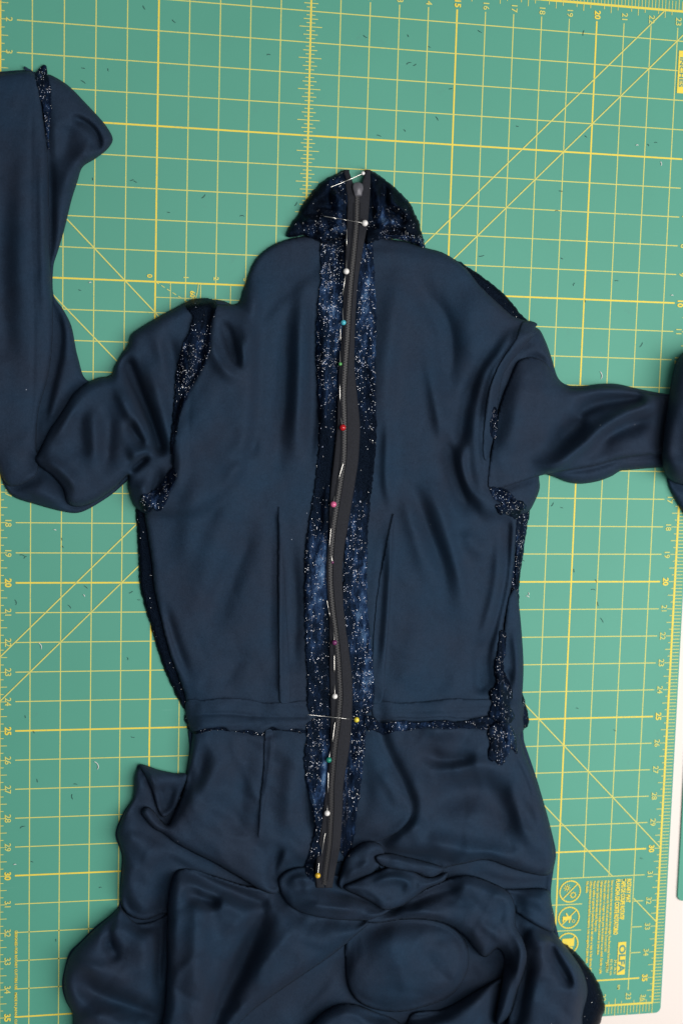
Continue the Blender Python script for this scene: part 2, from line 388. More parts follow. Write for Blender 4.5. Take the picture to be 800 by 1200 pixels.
def stroke(H, gx, gy, pts, h, wl, wr, tap=.34, tap2=None, p=2.0):
    """fold: crest of height h (mm) along pts; falls off wl to the left of travel, wr to the right"""
    h = h * (GAIN if max(wl, wr) > 4 else 1.15)
    P = catmull(pts, 6); tap2 = tap if tap2 is None else tap2
    R = 2.6 * max(wl, wr); x0, y0 = P.min(0) - R; x1, y1 = P.max(0) + R
    i0, i1 = np.searchsorted(gy[:, 0], (y0, y1)); j0, j1 = np.searchsorted(gx[0], (x0, x1))
    if i1 - i0 < 2 or j1 - j0 < 2: return
    sl = (slice(i0, i1), slice(j0, j1))
    d, t, s, _, _ = segdist(gx[sl], gy[sl], P, True)
    wd = np.where(s > 0, wr, wl)
    a = np.ones_like(t)
    if tap > 0: a = a * smooth01(t / tap + .0)
    if tap2 > 0: a = a * smooth01((1 - t) / tap2)
    # soft end caps
    H[sl] += h * .001 * np.exp(-(d / wd) ** p) * a
GAIN = 2.1
LOWF = None
def wrinkle(gx, gy, seed, lam, amp):
    r = np.random.RandomState(seed); out = np.zeros(gx.shape)
    for i in range(9):
        a = r.uniform(0, math.tau); l = lam * r.uniform(.7, 1.6); ph = r.uniform(0, math.tau)
        wx = 6 * np.sin(gy / (lam * 2.3) + ph); wy = 6 * np.cos(gx / (lam * 1.9) + ph)
        out += np.sin(((gx + wx)*math.cos(a) + (gy + wy)*math.sin(a)) * math.tau / l + ph)
    return out / 9 * amp * .001
DRESS = empty('dress', (0, 0, 0), 'navy velvet dress turned inside out, its back seam pressed open and pinned to a zipper', 'dress')
QUEUE = []
def crease(gx, gy, seed, lam, amp):
    # crumple: crisp crests where two lazy waves cross zero
    r = np.random.RandomState(seed + 300); out = np.zeros(gx.shape)
    for o_ in range(3):
        l = lam / (1.45 ** o_); a0 = r.uniform(0, math.tau); n1 = 0
        for i in range(4):
            a = a0 + r.uniform(-1.1, 1.1); ph = r.uniform(0, math.tau)
            wx = l*.35*np.sin(gy / (l*.8) + ph*3); wy_ = l*.35*np.cos(gx / (l*.9) + ph*2)
            n1 = n1 + np.sin(((gx + wx)*math.cos(a) + (gy + wy_)*math.sin(a)) * math.tau / (l*r.uniform(1.2, 2.6)) + ph)
        n1 = n1 / 2.2
        out += np.exp(-(np.abs(n1) / .42) ** 1.4) * amp * .001 / (1.5 ** o_) * (1 if o_ % 2 == 0 else -1)
    return blur(out, 1.6)
HOLLOWS = [([(184,998),(213,1014),(248,1032),(288,1050),(322,1064)], .78, 5, 13), ([(186,918),(192,940),(194,956)], .75, 7, 7), ([(306,1075),(282,1130),(252,1190)], .75, 13, 12), ([(408,1108),(378,1150),(335,1200)], .7, 10, 16),
   ([(405,1098),(404,1150)], .55, 5, 5), ([(84,1142),(120,1168),(195,1192)], .6, 9, 11), ([(142,1068),(168,1086),(204,1072)], .65, 4, 8), ([(193,1030),(190,1090),(186,1170)], .6, 3, 9),
   ([(560,1126),(580,1130),(602,1120)], .85, 9, 11), ([(562,1128),(550,1155),(520,1182)], .75, 8, 9), ([(618,1110),(612,1165),(600,1215)], .55, 9, 4), ([(490,950),(540,930),(580,942),(598,985)], .42, 18, 20),
   ([(555,1022),(600,1034),(648,1034)], .65, 4, 9), ([(468,1066),(500,1050),(545,1036)], .6, 5, 7), ([(452,998),(500,1004),(545,1014)], .45, 5, 6), ([(415,1186),(480,1194),(540,1180)], .75, 7, 8),
   ([(452,880),(472,920),(486,950)], .35, 8, 3), ([(150,980),(162,1010),(158,1050)], .3, 10, 10), ([(212,1046),(240,1056),(262,1058)], .5, 7, 8), ([(496,872),(520,890),(560,886)], .35, 8, 8), ([(640,1098),(655,1130),(672,1160)], .4, 5, 7), ([(330,990),(322,1015),(320,1036)], .5, 4, 6)]
CREASE = {'skirt_fold': 3.2, 'skirt_panel': 2.0, 'sleeve_upper': 1.2, 'sleeve': 1.2, 'sleeve_end': 1., 'sleeve_overlay': .6, 'bodice_panel': .7, 'collar': 2.6}
def piece(*a, **k): QUEUE.append((a, k))
def run():
    for i, (a, k) in enumerate(QUEUE):
        later = [(catmull(b_[1], 4, True), k_['moat'] * (1.35 if b_[0][:5] == 'skirt' else 1), k_.get('mw', 7.) * (1.3 if b_[0][:5] == 'skirt' else 1)) for b_, k_ in QUEUE[i+1:] if k_.get('moat')] if k.get('mat') is not VEL else []
        build_piece(*a, later=later, **k)
    QUEUE.clear()
def build_piece(name, outline, H0=3., ew=14., edge='roll', strokes=(), mat=LIN, step=2., under=4., e0=.7, lift=.6, seed=0, lam=34, amp=.25, parent=DRESS,
          thick=.7, jit=0., pile=None, glit=None, smoothn=6, drop=0., keep=False, label=None, minlift=.5, moat=0., mw=7., later=(), wy=None, ty=None, pbase=.17, gbase=.46):
    """one cloth sheet: lies over what is already there, with its own edge profile and folds"""
    global ZT
    if name == 'skirt_fold': H0 *= 1.75; ew *= 1.4; moat *= 1.35; mw *= 1.3
    O = catmull(outline, smoothn, True) if smoothn > 1 else np.array(outline, float)
    if jit:
        # resample and fray the cut edge
        d = np.r_[0, np.cumsum(np.hypot(*np.diff(np.vstack([O, O[:1]]), axis=0).T))]; q = np.vstack([O, O[:1]])
        n = int(d[-1] / 1.6); tt = np.linspace(0, d[-1], n, endpoint=False)
        O = np.c_[np.interp(tt, d, q[:, 0]), np.interp(tt, d, q[:, 1])]
        r = np.random.RandomState(seed + 5); nz = r.normal(0, 1, (n, 2)); kk = np.array([.1,.25,.3,.25,.1])
        lo = np.stack([np.convolve(np.r_[nz[-2:, c_], nz[:, c_], nz[:2, c_]], kk, 'valid') for c_ in (0, 1)], 1)
        O = O + r.normal(0, jit, O.shape) + lo * jit * 2.0
    pad = 6
    x0, y0 = np.floor(O.min(0)) - pad; x1, y1 = np.ceil(O.max(0)) + pad
    x0 = max(x0, OX + 1); y0 = max(y0, OY + 1); x1 = min(x1, OX + RW - 2); y1 = min(y1, OY + RH - 2)
    # raster copy for the height memory
    i0, i1, j0, j1 = int(y0 - OY), int(y1 - OY), int(x0 - OX), int(x1 - OX)
    gx = GX[i0:i1, j0:j1].astype(float); gy = GY[i0:i1, j0:j1].astype(float)
    ins = inside(gx, gy, O); cl = np.vstack([O, O[:1]])
    d, _, _, cx, cy = segdist(gx, gy, cl)
    sd = np.where(ins, d, -d)
    e = np.clip(sd / ew, 0, 1)
    if edge == 'roll': prof = np.sqrt(1 - (1 - e) ** 2)
    elif edge == 'soft': prof = smooth01(e)
    else: prof = np.ones_like(e)
    if ty: prof = prof * (ty[2] + (1 - ty[2]) * smooth01((gy - ty[0]) / (ty[1] - ty[0])))
    if wy: prof = prof * (1 - smooth01((gy - wy[0]) / (wy[1] - wy[0])) * (1 - wy[2]))
    H = H0 * .001 * prof + (e0 * .001 if edge != 'flat' else 0)
    S = np.zeros_like(H)
    for s in strokes: stroke(S, gx, gy, s[0], *s[1:])
    fade = smooth01((sd + 2) / (ew * .9 + 4)) if edge != 'flat' else 1.
    if keep: fade = 1.
    S = S * fade
    H = H + S + (wrinkle(gx, gy, seed, lam, amp) + wrinkle(gx, gy, seed + 99, 15, .16 if edge != 'flat' else .1)) * smooth01(sd / 12)
    if name in CREASE: H = H + crease(gx, gy, seed, 66 if name != 'collar' else 24, CREASE[name]) * smooth01(sd / 14)
    sub = ZT[i0:i1, j0:j1]
    und = blur(ZT[max(i0-20,0):i1+20, max(j0-20,0):j1+20], under)[min(20, i0):, min(20, j0):][:i1-i0, :j1-j0] if under > 0 else sub
    if edge != 'flat':
        Z = und + np.maximum(H, .0003)
    else: Z = und + H + lift * .001
    for (Q, m_, w_) in later:
        if Q[:, 0].max() < x0 - 20 or Q[:, 0].min() > x1 + 20 or Q[:, 1].max() < y0 - 20 or Q[:, 1].min() > y1 + 20: continue
        dq = segdist(gx, gy, np.vstack([Q, Q[:1]]))[0]; iq = inside(gx, gy, Q)
        g_ = np.where(iq, 1., np.exp(-(dq / w_) ** 2) * .9) * smooth01(sd / 7)
        Z = Z - np.minimum(m_ * .001, (Z - sub) * .75) * np.where(iq, .9, g_)
    if name[:5] == 'skirt':
        hf = np.zeros_like(Z)
        for (pts_, dp, wl_, wr_) in HOLLOWS:
            t_ = np.zeros_like(Z); stroke(t_, gx, gy, pts_, dp * 1000 / (GAIN if max(wl_, wr_) > 4 else 1.15), wl_, wr_, .25); hf = 1 - (1 - hf) * (1 - np.clip(t_, 0, .9))
        Z = sub + (Z - sub) * (1 - hf)
    Z = np.maximum(Z, sub + minlift * .001)
    Z = np.where(sd > -3, Z, sub)
    Zs = blur(Z, .8)
    ZT[i0:i1, j0:j1] = np.where(ins, np.maximum(Zs, sub), sub)
    Zm = blur(np.where(sd > -3, np.maximum(Z, sub + minlift * .001), Z), .7)
    # mesh grid
    nx = int((x1 - x0 - 2) / step); ny = int((y1 - y0 - 2) / step)
    xs = x0 + np.arange(nx + 1) * step; ys = y0 + np.arange(ny + 1) * step
    def samp(A, X, Y):
        u = np.clip(X - x0, 0, A.shape[1] - 1.001); v = np.clip(Y - y0, 0, A.shape[0] - 1.001)
        a = np.floor(u).astype(int); b = np.floor(v).astype(int); fu, fv = u - a, v - b
        return (A[b, a]*(1-fu) + A[b, a+1]*fu)*(1-fv) + (A[b+1, a]*(1-fu) + A[b+1, a+1]*fu)*fv
    X, Y = np.meshgrid(xs, ys); SDc = samp(sd, X[:-1, :-1] + step/2, Y[:-1, :-1] + step/2)
    cell = SDc > 0
    used = np.zeros(X.shape, bool)
    for a in (0, 1):
        for b in (0, 1): used[a:a+ny, b:b+nx] |= cell
    allin = np.ones(X.shape, bool); pc = np.pad(cell, 1)
    full = pc[:-1, :-1] & pc[1:, :-1] & pc[:-1, 1:] & pc[1:, 1:]
    bnd = used & ~full
    bx, by = X[bnd], Y[bnd]
    _, _, _, qx, qy = segdist(bx, by, cl)
    X = X.copy(); Y = Y.copy(); X[bnd] = qx; Y[bnd] = qy
    idx = -np.ones(X.shape, int); idx[used] = np.arange(used.sum())
    px, py = X[used], Y[used]; z = samp(Zm, px, py)
    if drop: z = np.where(bnd[used], z - drop*.001, z)
    W = U(px, py, z)
    r_, c_ = np.nonzero(cell)
    Fc = np.c_[idx[r_, c_], idx[r_+1, c_], idx[r_+1, c_+1], idx[r_, c_+1]]
    me = bpy.data.meshes.new(name); me.vertices.add(len(W)); me.vertices.foreach_set('co', W.ravel())
    me.loops.add(Fc.size); me.loops.foreach_set('vertex_index', Fc.ravel().astype(np.int32))
    me.polygons.add(len(Fc)); me.polygons.foreach_set('loop_start', np.arange(0, Fc.size, 4, dtype=np.int32))
    me.update(calc_edges=True); me.validate()
    if mat is VEL:
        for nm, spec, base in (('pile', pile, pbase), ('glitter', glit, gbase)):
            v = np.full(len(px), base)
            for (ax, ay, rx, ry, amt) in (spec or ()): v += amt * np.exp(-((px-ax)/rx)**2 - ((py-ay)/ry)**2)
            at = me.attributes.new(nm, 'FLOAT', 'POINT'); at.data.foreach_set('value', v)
    o = link(name, me, parent, mat)
    if thick:
        so = o.modifiers.new('thickness', 'SOLIDIFY'); so.thickness = thick * .001; so.offset = -1
    if label: o['label'] = label
    return o

# ---- lowest layers: the velvet front of the dress peeping out from under the lining
piece('velvet_front', [(161,592),(160,604),(162,640),(165,690),(178,738),(192,782),(205,812),(219,838),(222,856),(400,858),(612,856),(610,800),(608,690),(616,625),(620,596),(612,560),
      (560,500),(560,420),(600,400),(619,381),(608,366),(597,352),(585,340),(572,329),(556,318),(520,300),(400,300),(240,450),(200,560)], 2.5, 4, 'roll', mat=VEL, jit=.25,
      pile=[(170,690,40,200,-.5),(590,350,60,60,-.6),(608,650,14,50,.15)], glit=[(170,690,40,200,-.6),(590,350,60,60,-.6),(609,650,14,60,.5)], amp=.2)
# ---- left sleeve
piece('sleeve', [(-65,88),(0,84),(32,82),(46,86),(60,88),(80,100),(100,120),(122,144),(131,158),(132,166),(125,176),(112,186),(97,196),(91,213),(84,235),(76,268),(68,295),(63,312),(63,345),(74,362),(84,382),(92,420),
      (105,447),(150,440),(165,540),(140,572),(112,592),(92,601),(72,599),(42,591),(16,582),(4,566),(-14,520),(-65,500)], 9, 16, 'roll', [
      ([(82,136),(100,143),(112,154),(117,168),(114,182)], -5, 3, 6, .2),
      ([(100,118),(118,138),(127,160)], 2.0, 8, 6),
      ([(110,162),(106,174),(102,184)], -3, 3, 3),
      ([(66,230),(100,196),(108,160)], 5, 14, 9),
      ([(60,185),(60,240),(60,300),(58,350)], -4, 4, 8),
      ([(70,140),(78,160),(72,200)], -2.5, 14, 10),
      ([(66,330),(70,400),(56,470),(52,520)], -7, 5, 16),
      ([(20,560),(60,588),(100,590)], 3, 20, 8),
      ], seed=3, label='sleeve folded back upward along the left edge of the mat')
piece('seam_allowance', [(28,78),(34,80),(44,88),(47,100),(44,110),(38,98)], 1.5, 3, 'flat', step=1, jit=.2)
piece('sleeve_overlay', [(-65,90),(0,86),(34,83),(44,92),(50,122),(54,160),(57,190),(58,240),(59,300),(62,350),(62,395),(57,440),(46,480),(43,520),(46,545),(40,560),(12,570),(-2,548),(-20,500),(-65,470)], 7, 6, 'roll', [
      ([(38,120),(36,250),(40,400),(36,520)], -1.1, 2.2, 2.2, .1),
      ([(30,130),(24,300),(28,420)], 2.5, 20, 12),
      ([(6,200),(2,330),(10,460)], -3.5, 16, 18),
      ([(48,150),(50,300),(52,400)], 2.2, 9, 5),
      ], seed=5, moat=7, mw=8, e0=1.2)
piece('seam_allowance', [(44,82),(54,76),(57,90),(60,105),(60,130),(58,158),(57,176),(55,160),(51,130),(46,108),(42,92)], .8, 3, 'flat', step=1, mat=VEL, jit=.35,
      strokes=[([(50,84),(52,120),(56,165)], 2.5, 3, 3)], pile=[(52,110,20,60,.1)], glit=[(54,150,12,30,.9)])
# upper arm
piece('sleeve_upper', [(225,352),(205,361),(186,371),(166,383),(154,392),(150,404),(143,414),(135,428),(130,440),(118,442),(103,448),(88,460),(80,472),(70,488),(58,505),(46,530),(42,539),(50,549),(60,556),(74,572),(80,590),(92,594),(112,588),(135,572),(150,557),
      (150,570),(156,590),(166,600),(180,604),(240,600),(290,540),(300,400),(270,356)], 13, 12, 'roll', [
      ([(146,414),(160,450),(178,494),(193,536)], -9, 6, 9, .12),
      ([(150,486),(160,508),(172,530)], -6, 5, 7),
      ([(133,446),(150,482),(166,506),(180,528)], 5, 14, 6),
      ([(150,540),(165,532),(178,524)], 5, 12, 4),
      ([(168,410),(186,465),(200,520),(204,560)], 5, 9, 10),
      ([(195,385),(205,430),(206,470)], -3.5, 9, 9),
      ([(180,380),(190,420),(198,460)], 2, 8, 8),
      ([(130,470),(126,520),(122,560)], -4, 10, 12),
      ([(95,470),(94,505),(102,545)], -2.5, 10, 12),
      ([(108,470),(112,520),(112,560)], 3.5, 10, 10),
      ([(44,538),(66,548),(85,566),(92,584)], 4, 10, 5),
      ([(60,520),(78,490),(90,466)], 3, 4, 12),
      ([(150,556),(160,546),(176,532)], -8, 5, 4),
      ([(162,560),(172,580),(182,596)], 4, 8, 8),
      ([(190,545),(184,566),(170,590)], -5, 6, 6),
      ], seed=8, moat=9, mw=9, e0=1.2, lam=60, amp=.35, label='upper part of the left-hand sleeve, gathered in long folds at the armhole')
piece('sleeve_fold', [(42,541),(52,552),(64,562),(76,578),(84,592),(78,594),(66,590),(56,575),(46,556)], -3, 4, 'soft', [], step=1, seed=9, minlift=-20, thick=0) if False else None
# ---- right sleeve
piece('sleeve', [(600,388),(628,384),(638,398),(646,420),(652,440),(658,448),(668,452),(685,452),(702,450),(722,450),(745,455),(770,460),(800,464),(870,470),(870,550),(800,548),(770,548),(735,551),(726,552),(716,558),(700,564),(680,567),(664,565),(646,558),(632,556),(632,572),(626,588),(618,600),(600,604),(560,600),(545,500),(570,420)], 12, 12, 'roll', [
      ([(672,488),(700,475),(728,470),(760,468)], -8, 9, 4, .18),
      ([(660,452),(700,458),(740,462),(780,466)], 4, 10, 6),
      ([(640,540),(655,515),(672,498),(690,486)], -6, 10, 14),
      ([(622,558),(650,545),(678,525),(705,503),(735,484),(775,470)], 7, 10, 7, .1),
      ([(690,528),(712,508),(740,496),(770,490)], -4, 5, 11),
      ([(618,410),(612,450),(604,500),(590,550)], 3, 16, 10),
      ([(640,430),(630,480),(620,540)], 3, 12, 10),
      ([(612,425),(628,420),(645,428)], -2, 5, 4),
      ([(700,535),(735,515),(775,510)], 3, 14, 14),
      ([(632,556),(659,551),(695,545),(728,536),(780,531)], 3.0, 6, 1.6, .04, .0), ([(640,556),(659,552.5),(695,546.5),(728,537.5),(780,532.5)], -2.4, 1.3, 1.5, .04, .0),
      ], seed=12, lam=60, label='right-hand sleeve stretched out sideways across the mat')
# ---- skirt heap
piece('skirt', [(226,850),(222,880),(216,910),(200,908),(184,902),(163,896),(160,905),(156,935),(146,950),(137,970),(136,982),(143,1003),(141,1035),(140,1060),(130,1072),(112,1086),(95,1103),(82,1116),(76,1135),(73,1155),(77,1172),(86,1192),(80,1260),(90,1318),(400,1318),(700,1318),(716,1260),(706,1215),
      (690,1180),(660,1115),(650,1080),(645,1050),(648,1020),(651,1000),(646,975),(638,945),(626,905),(614,870),(608,850)], 7, 14, 'roll', [], seed=20, amp=1.0, lam=80)
piece('velvet_hem', [(618,1092),(640,1096),(662,1106),(680,1122),(694,1140),(704,1160),(708,1180),(702,1200),(690,1225),(660,1260),(600,1270),(600,1150)], 9, 12, 'roll', mat=VEL, jit=.3, step=2, pile=[(690,1160,60,80,-.6)], glit=[(690,1160,60,90,-.45)], under=10, lift=0)
# left lobes
piece('skirt_fold', [(165,898),(158,910),(156,935),(146,952),(138,972),(138,982),(144,1003),(142,1035),(142,1058),(150,1072),(170,1078),(196,1070),(240,1072),(310,1066),(322,1035),(270,960),(205,930),(200,910),(185,902)], 9, 13, 'roll', [
      ([(150,960),(160,1000),(158,1050)], 3, 10, 14), ([(185,1000),(196,1030),(190,1060)], -5, 10, 14)], seed=21, moat=9, mw=10, e0=2.4)
piece('skirt_fold', [(141,1064),(150,1074),(162,1082),(180,1080),(204,1068),(240,1060),(250,1130),(240,1250),(180,1318),(92,1318),(84,1260),(86,1192),(78,1172),(75,1155),(77,1135),(84,1117),(96,1104),(112,1088),(130,1073)], 12, 16, 'roll', [
      ([(120,1100),(132,1112),(136,1130)], -5, 8, 8), ([(140,1066),(128,1090),(134,1118)], -4, 4, 9),
      ([(84,1140),(110,1160),(150,1175),(200,1190)], -6, 10, 12), ([(90,1125),(120,1140),(160,1150)], 3.5, 10, 10), ([(90,1180),(130,1200),(180,1215)], 4, 12, 14), ([(170,1090),(175,1130),(180,1160)], 3, 14, 14)], seed=22, moat=14, mw=14, e0=2.4)
# centre left panel
piece('skirt_fold', [(408,1080),(430,1072),(470,1072),(505,1076),(530,1086),(546,1105),(549,1130),(541,1152),(526,1168),(500,1179),(468,1186),(440,1183),(420,1174),(408,1156),(404,1120)], 8, 24, 'roll', [
      ([(425,1110),(460,1118),(500,1130)], 2.5, 24, 26), ([(500,1080),(530,1110),(520,1160)], -3, 8, 14)], seed=24, moat=11, mw=13, e0=2.4, under=10)
piece('skirt_fold', [(206,1022),(222,1018),(250,1026),(300,1040),(360,1040),(440,1062),(436,1078),(412,1100),(388,1120),(350,1146),(318,1168),(290,1190),(250,1240),(240,1318),(150,1318),(190,1200),(196,1140),(196,1090),(198,1050)], 12, 9, 'roll', [
      ([(196,1000),(215,1014),(250,1032),(290,1050),(320,1062)], -8, 7, 9, .1),
      ([(318,1056),(300,1090),(280,1130),(258,1180),(240,1230)], -9, 13, 11, .15),
      ([(238,1040),(232,1080),(228,1140),(226,1200)], 4, 14, 14),
      ([(215,1040),(240,1052),(262,1056)], -6, 6, 6), ([(222,1024),(250,1032),(280,1040)], 3, 5, 5),
      ([(335,1060),(360,1084),(392,1092)], -2.5, 8, 10), ([(345,1080),(320,1120),(290,1160)], 3.5, 12, 16),
      ], seed=23, moat=18, mw=15, e0=2.4, lam=60, amp=.4)
# bottom centre: dark hollow then pillow
piece('skirt_fold', [(390,1180),(412,1176),(440,1186),(465,1196),(480,1215),(470,1260),(430,1318),(340,1318),(350,1240),(365,1200)], 12, 12, 'roll', [([(400,1185),(425,1192),(450,1204)], 2, 4, 5)], seed=25, moat=10, mw=9, e0=2.4)
piece('skirt_fold', [(480,1190),(520,1182),(560,1160),(600,1140),(612,1150),(606,1180),(596,1220),(560,1318),(470,1318),(476,1230)], 14, 14, 'roll', [([(540,1180),(570,1160),(600,1150)], 3, 8, 8)], seed=26, moat=12, mw=12, e0=2.4)
# lower right lobe
piece('skirt_fold', [(600,1062),(622,1066),(640,1082),(655,1100),(668,1116),(682,1138),(688,1162),(682,1190),(680,1240),(640,1318),(580,1318),(590,1220),(598,1170),(605,1130),(590,1090)], 13, 14, 'roll', [
      ([(640,1100),(652,1130),(672,1158)], -3.5, 6, 7), ([(655,1110),(668,1130),(676,1160)], 2.5, 5, 5), ([(612,1090),(618,1140),(612,1200)], 3.5, 12, 14), ([(604,1100),(606,1150),(598,1210)], -3, 6, 8)], seed=27, moat=12, mw=10, e0=2.4)
piece('skirt_fold', [(560,1030),(575,1040),(600,1042),(640,1042),(646,1060),(650,1082),(646,1092),(620,1080),(600,1066),(590,1060)], 7, 9, 'roll', [], seed=28, moat=9, mw=9, e0=2.4)
# ribbon-like fold sweeping from the knot to the lower right
piece('skirt_fold', [(425,1078),(440,1064),(465,1058),(500,1040),(530,1028),(552,1026),(580,1036),(596,1046),(603,1062),(604,1085),(612,1100),(617,1120),(614,1140),(606,1160),(596,1190),(580,1200),(588,1150),(590,1122),(582,1112),(568,1122),(556,1112),(545,1098),(525,1084),(500,1078),(470,1078),(440,1082)], 13, 10, 'roll', [
      ([(440,1074),(480,1070),(520,1078),(548,1098)], 3, 6, 6), ([(470,1058),(510,1050),(560,1060)], -4, 8, 10), ([(560,1080),(580,1095),(590,1108)], 3, 8, 6),
      ([(603,1060),(603,1080),(608,1098),(612,1120),(604,1160)], 4, 6, 4, .15)], seed=29, moat=16, mw=10, e0=2.4, under=5)
# dart-side panel at centre right, upper skirt
piece('skirt_panel', [(396,780),(440,780),(520,780),(580,780),(598,800),(604,835),(614,880),(626,910),(636,940),(645,972),(649,1000),(648,1018),(640,1026),(622,1024),(600,1018),(570,1008),(545,1012),(520,1018),(500,1030),(480,1030),(452,1022),(436,1010),(415,1000),(396,985),(395,850)], 12, 11, 'roll', [
        ([(504,872),(512,858),(545,856)], 3.5, 10, 10), ([(496,866),(500,885),(520,892),(560,888)], -4, 8, 8),
      ([(500,905),(540,898),(575,900),(600,915)], 5, 12, 14), ([(615,905),(600,930),(618,980),(640,1010)], 3.5, 7, 10),
      ([(500,950),(530,930),(565,925),(590,950),(600,985)], -6, 16, 18), ([(470,985),(520,992),(560,1000),(600,1004),(615,985)], 6, 14, 9),
      ([(455,985),(480,972),(500,958)], 3.5, 9, 12),
      ([(598,880),(612,908),(628,950)], -3, 4, 4), ([(436,998),(470,1004),(510,1012)], -4, 6, 6),
      ([(540,1006),(552,1016),(560,1024)], -5, 5, 5), ([(566,1004),(570,1016),(574,1028)], 3, 4, 4), ([(580,1008),(586,1018),(590,1030)], -4, 4, 4)], seed=30, ty=(790, 880, .1), moat=16, mw=12, e0=2.4, lam=70, amp=.4, label='upper right of the skirt, sagging over the heap below')
piece('skirt_pleat', [(402,800),(440,820),(445,850),(450,868),(460,892),(474,920),(482,943),(480,959),(468,973),(448,984),(425,992),(402,998)], 3.5, 6, 'roll', [([(440,900),(458,925),(468,950)], 1.5, 10, 6), ([(425,870),(428,920),(424,970)], -1.5, 10, 10)], seed=90, moat=6, mw=5, e0=1., step=1.5)
# upper left panel ending in the long lip
piece('skirt_panel', [(232,780),(229,826),(224,875),(219,905),(214,930),(206,950),(197,966),(188,960),(180,950),(172,945),(166,952),(172,962),(182,972),(192,977),(206,988),(228,1000),(252,1012),(276,1026),(300,1040),(316,1047),(326,1046),(330,1034),(345,1022),(365,1018),(400,1010),(404,1008),(405,990),(405,830),(403,780),(330,780)], 12, 9, 'roll', [
      ([(258,862),(252,900),(232,940),(206,972)], 4, 12, 14), ([(238,870),(236,900),(224,935)], -3, 8, 8),
      ([(288,862),(286,900),(280,950),(270,1000)], -2.0, 10, 12),
      ([(319,860),(316,900),(308,945),(303,985)], 1.6, 1.6, 2.5, .05), ([(313,860),(310,900),(303,950)], -1.6, 3, 3),
      ([(345,870),(340,930),(335,990)], 3.0, 12, 12), ([(356,900),(360,940),(364,985)], -3.5, 5, 4),
      ([(180,968),(205,988),(250,1012),(300,1040)], 2.5, 5, 3, .2), ([(330,990),(322,1015),(318,1038)], -3, 5, 6)], seed=31, ty=(790, 880, .1), moat=18, mw=14, e0=2.4, lam=80, amp=.5, label='upper left of the skirt hanging from the waist')
piece('skirt_fold', [(163,896),(172,897),(186,902),(205,906),(219,908),(212,930),(204,948),(192,958),(184,945),(178,925),(170,908)], 3.5, 6, 'roll', [([(172,902),(182,925),(188,948)], 4, 4, 6), ([(200,915),(198,935),(192,955)], -4, 8, 6)], seed=32, moat=7, mw=6, e0=2.4, step=1.5)
# knot under the zipper end
piece('skirt_fold', [(326,1032),(334,1022),(352,1016),(380,1020),(420,1036),(446,1046),(462,1058),(452,1070),(430,1078),(400,1078),(370,1074),(346,1066),(332,1052)], 6, 9, 'roll', [
      ([(336,1040),(350,1030),(372,1034)], 4, 6, 8), ([(345,1058),(380,1064),(430,1068)], 2.5, 5, 4), ([(380,1040),(410,1048),(440,1058)], -5, 4, 6)], seed=33, moat=9, mw=8, e0=2.4, step=1.5)
piece('skirt_fold', [(404,1006),(412,996),(430,986),(446,990),(450,1004),(440,1020),(424,1034),(402,1042),(396,1036)], 10, 10, 'roll', [([(395,1030),(420,1022),(438,1006)], 3, 6, 6)], seed=34, moat=8, mw=7, e0=2.4, step=1.5)
piece('skirt_fold', [(402,1040),(418,1032),(440,1022),(462,1014),(480,1018),(500,1028),(524,1022),(520,1032),(498,1042),(485,1052),(470,1062),(450,1066),(436,1058),(420,1050)], 8, 7, 'roll', [
      ([(430,1040),(455,1030),(478,1034),(472,1052)], 4, 6, 5), ([(420,1044),(435,1052),(445,1062)], -4, 3, 3), ([(470,1020),(486,1036),(478,1056)], -3, 4, 4)], seed=35, moat=9, mw=7, e0=2.4, step=1.5)
piece('skirt_fold', [(440,1004),(455,1000),(475,1004),(500,1010),(520,1018),(505,1028),(485,1022),(462,1018),(446,1014)], 5, 5, 'roll', [([(452,1008),(470,1008),(488,1018)], 3, 4, 4)], seed=36, moat=6, mw=5, e0=2.4, step=1.5)

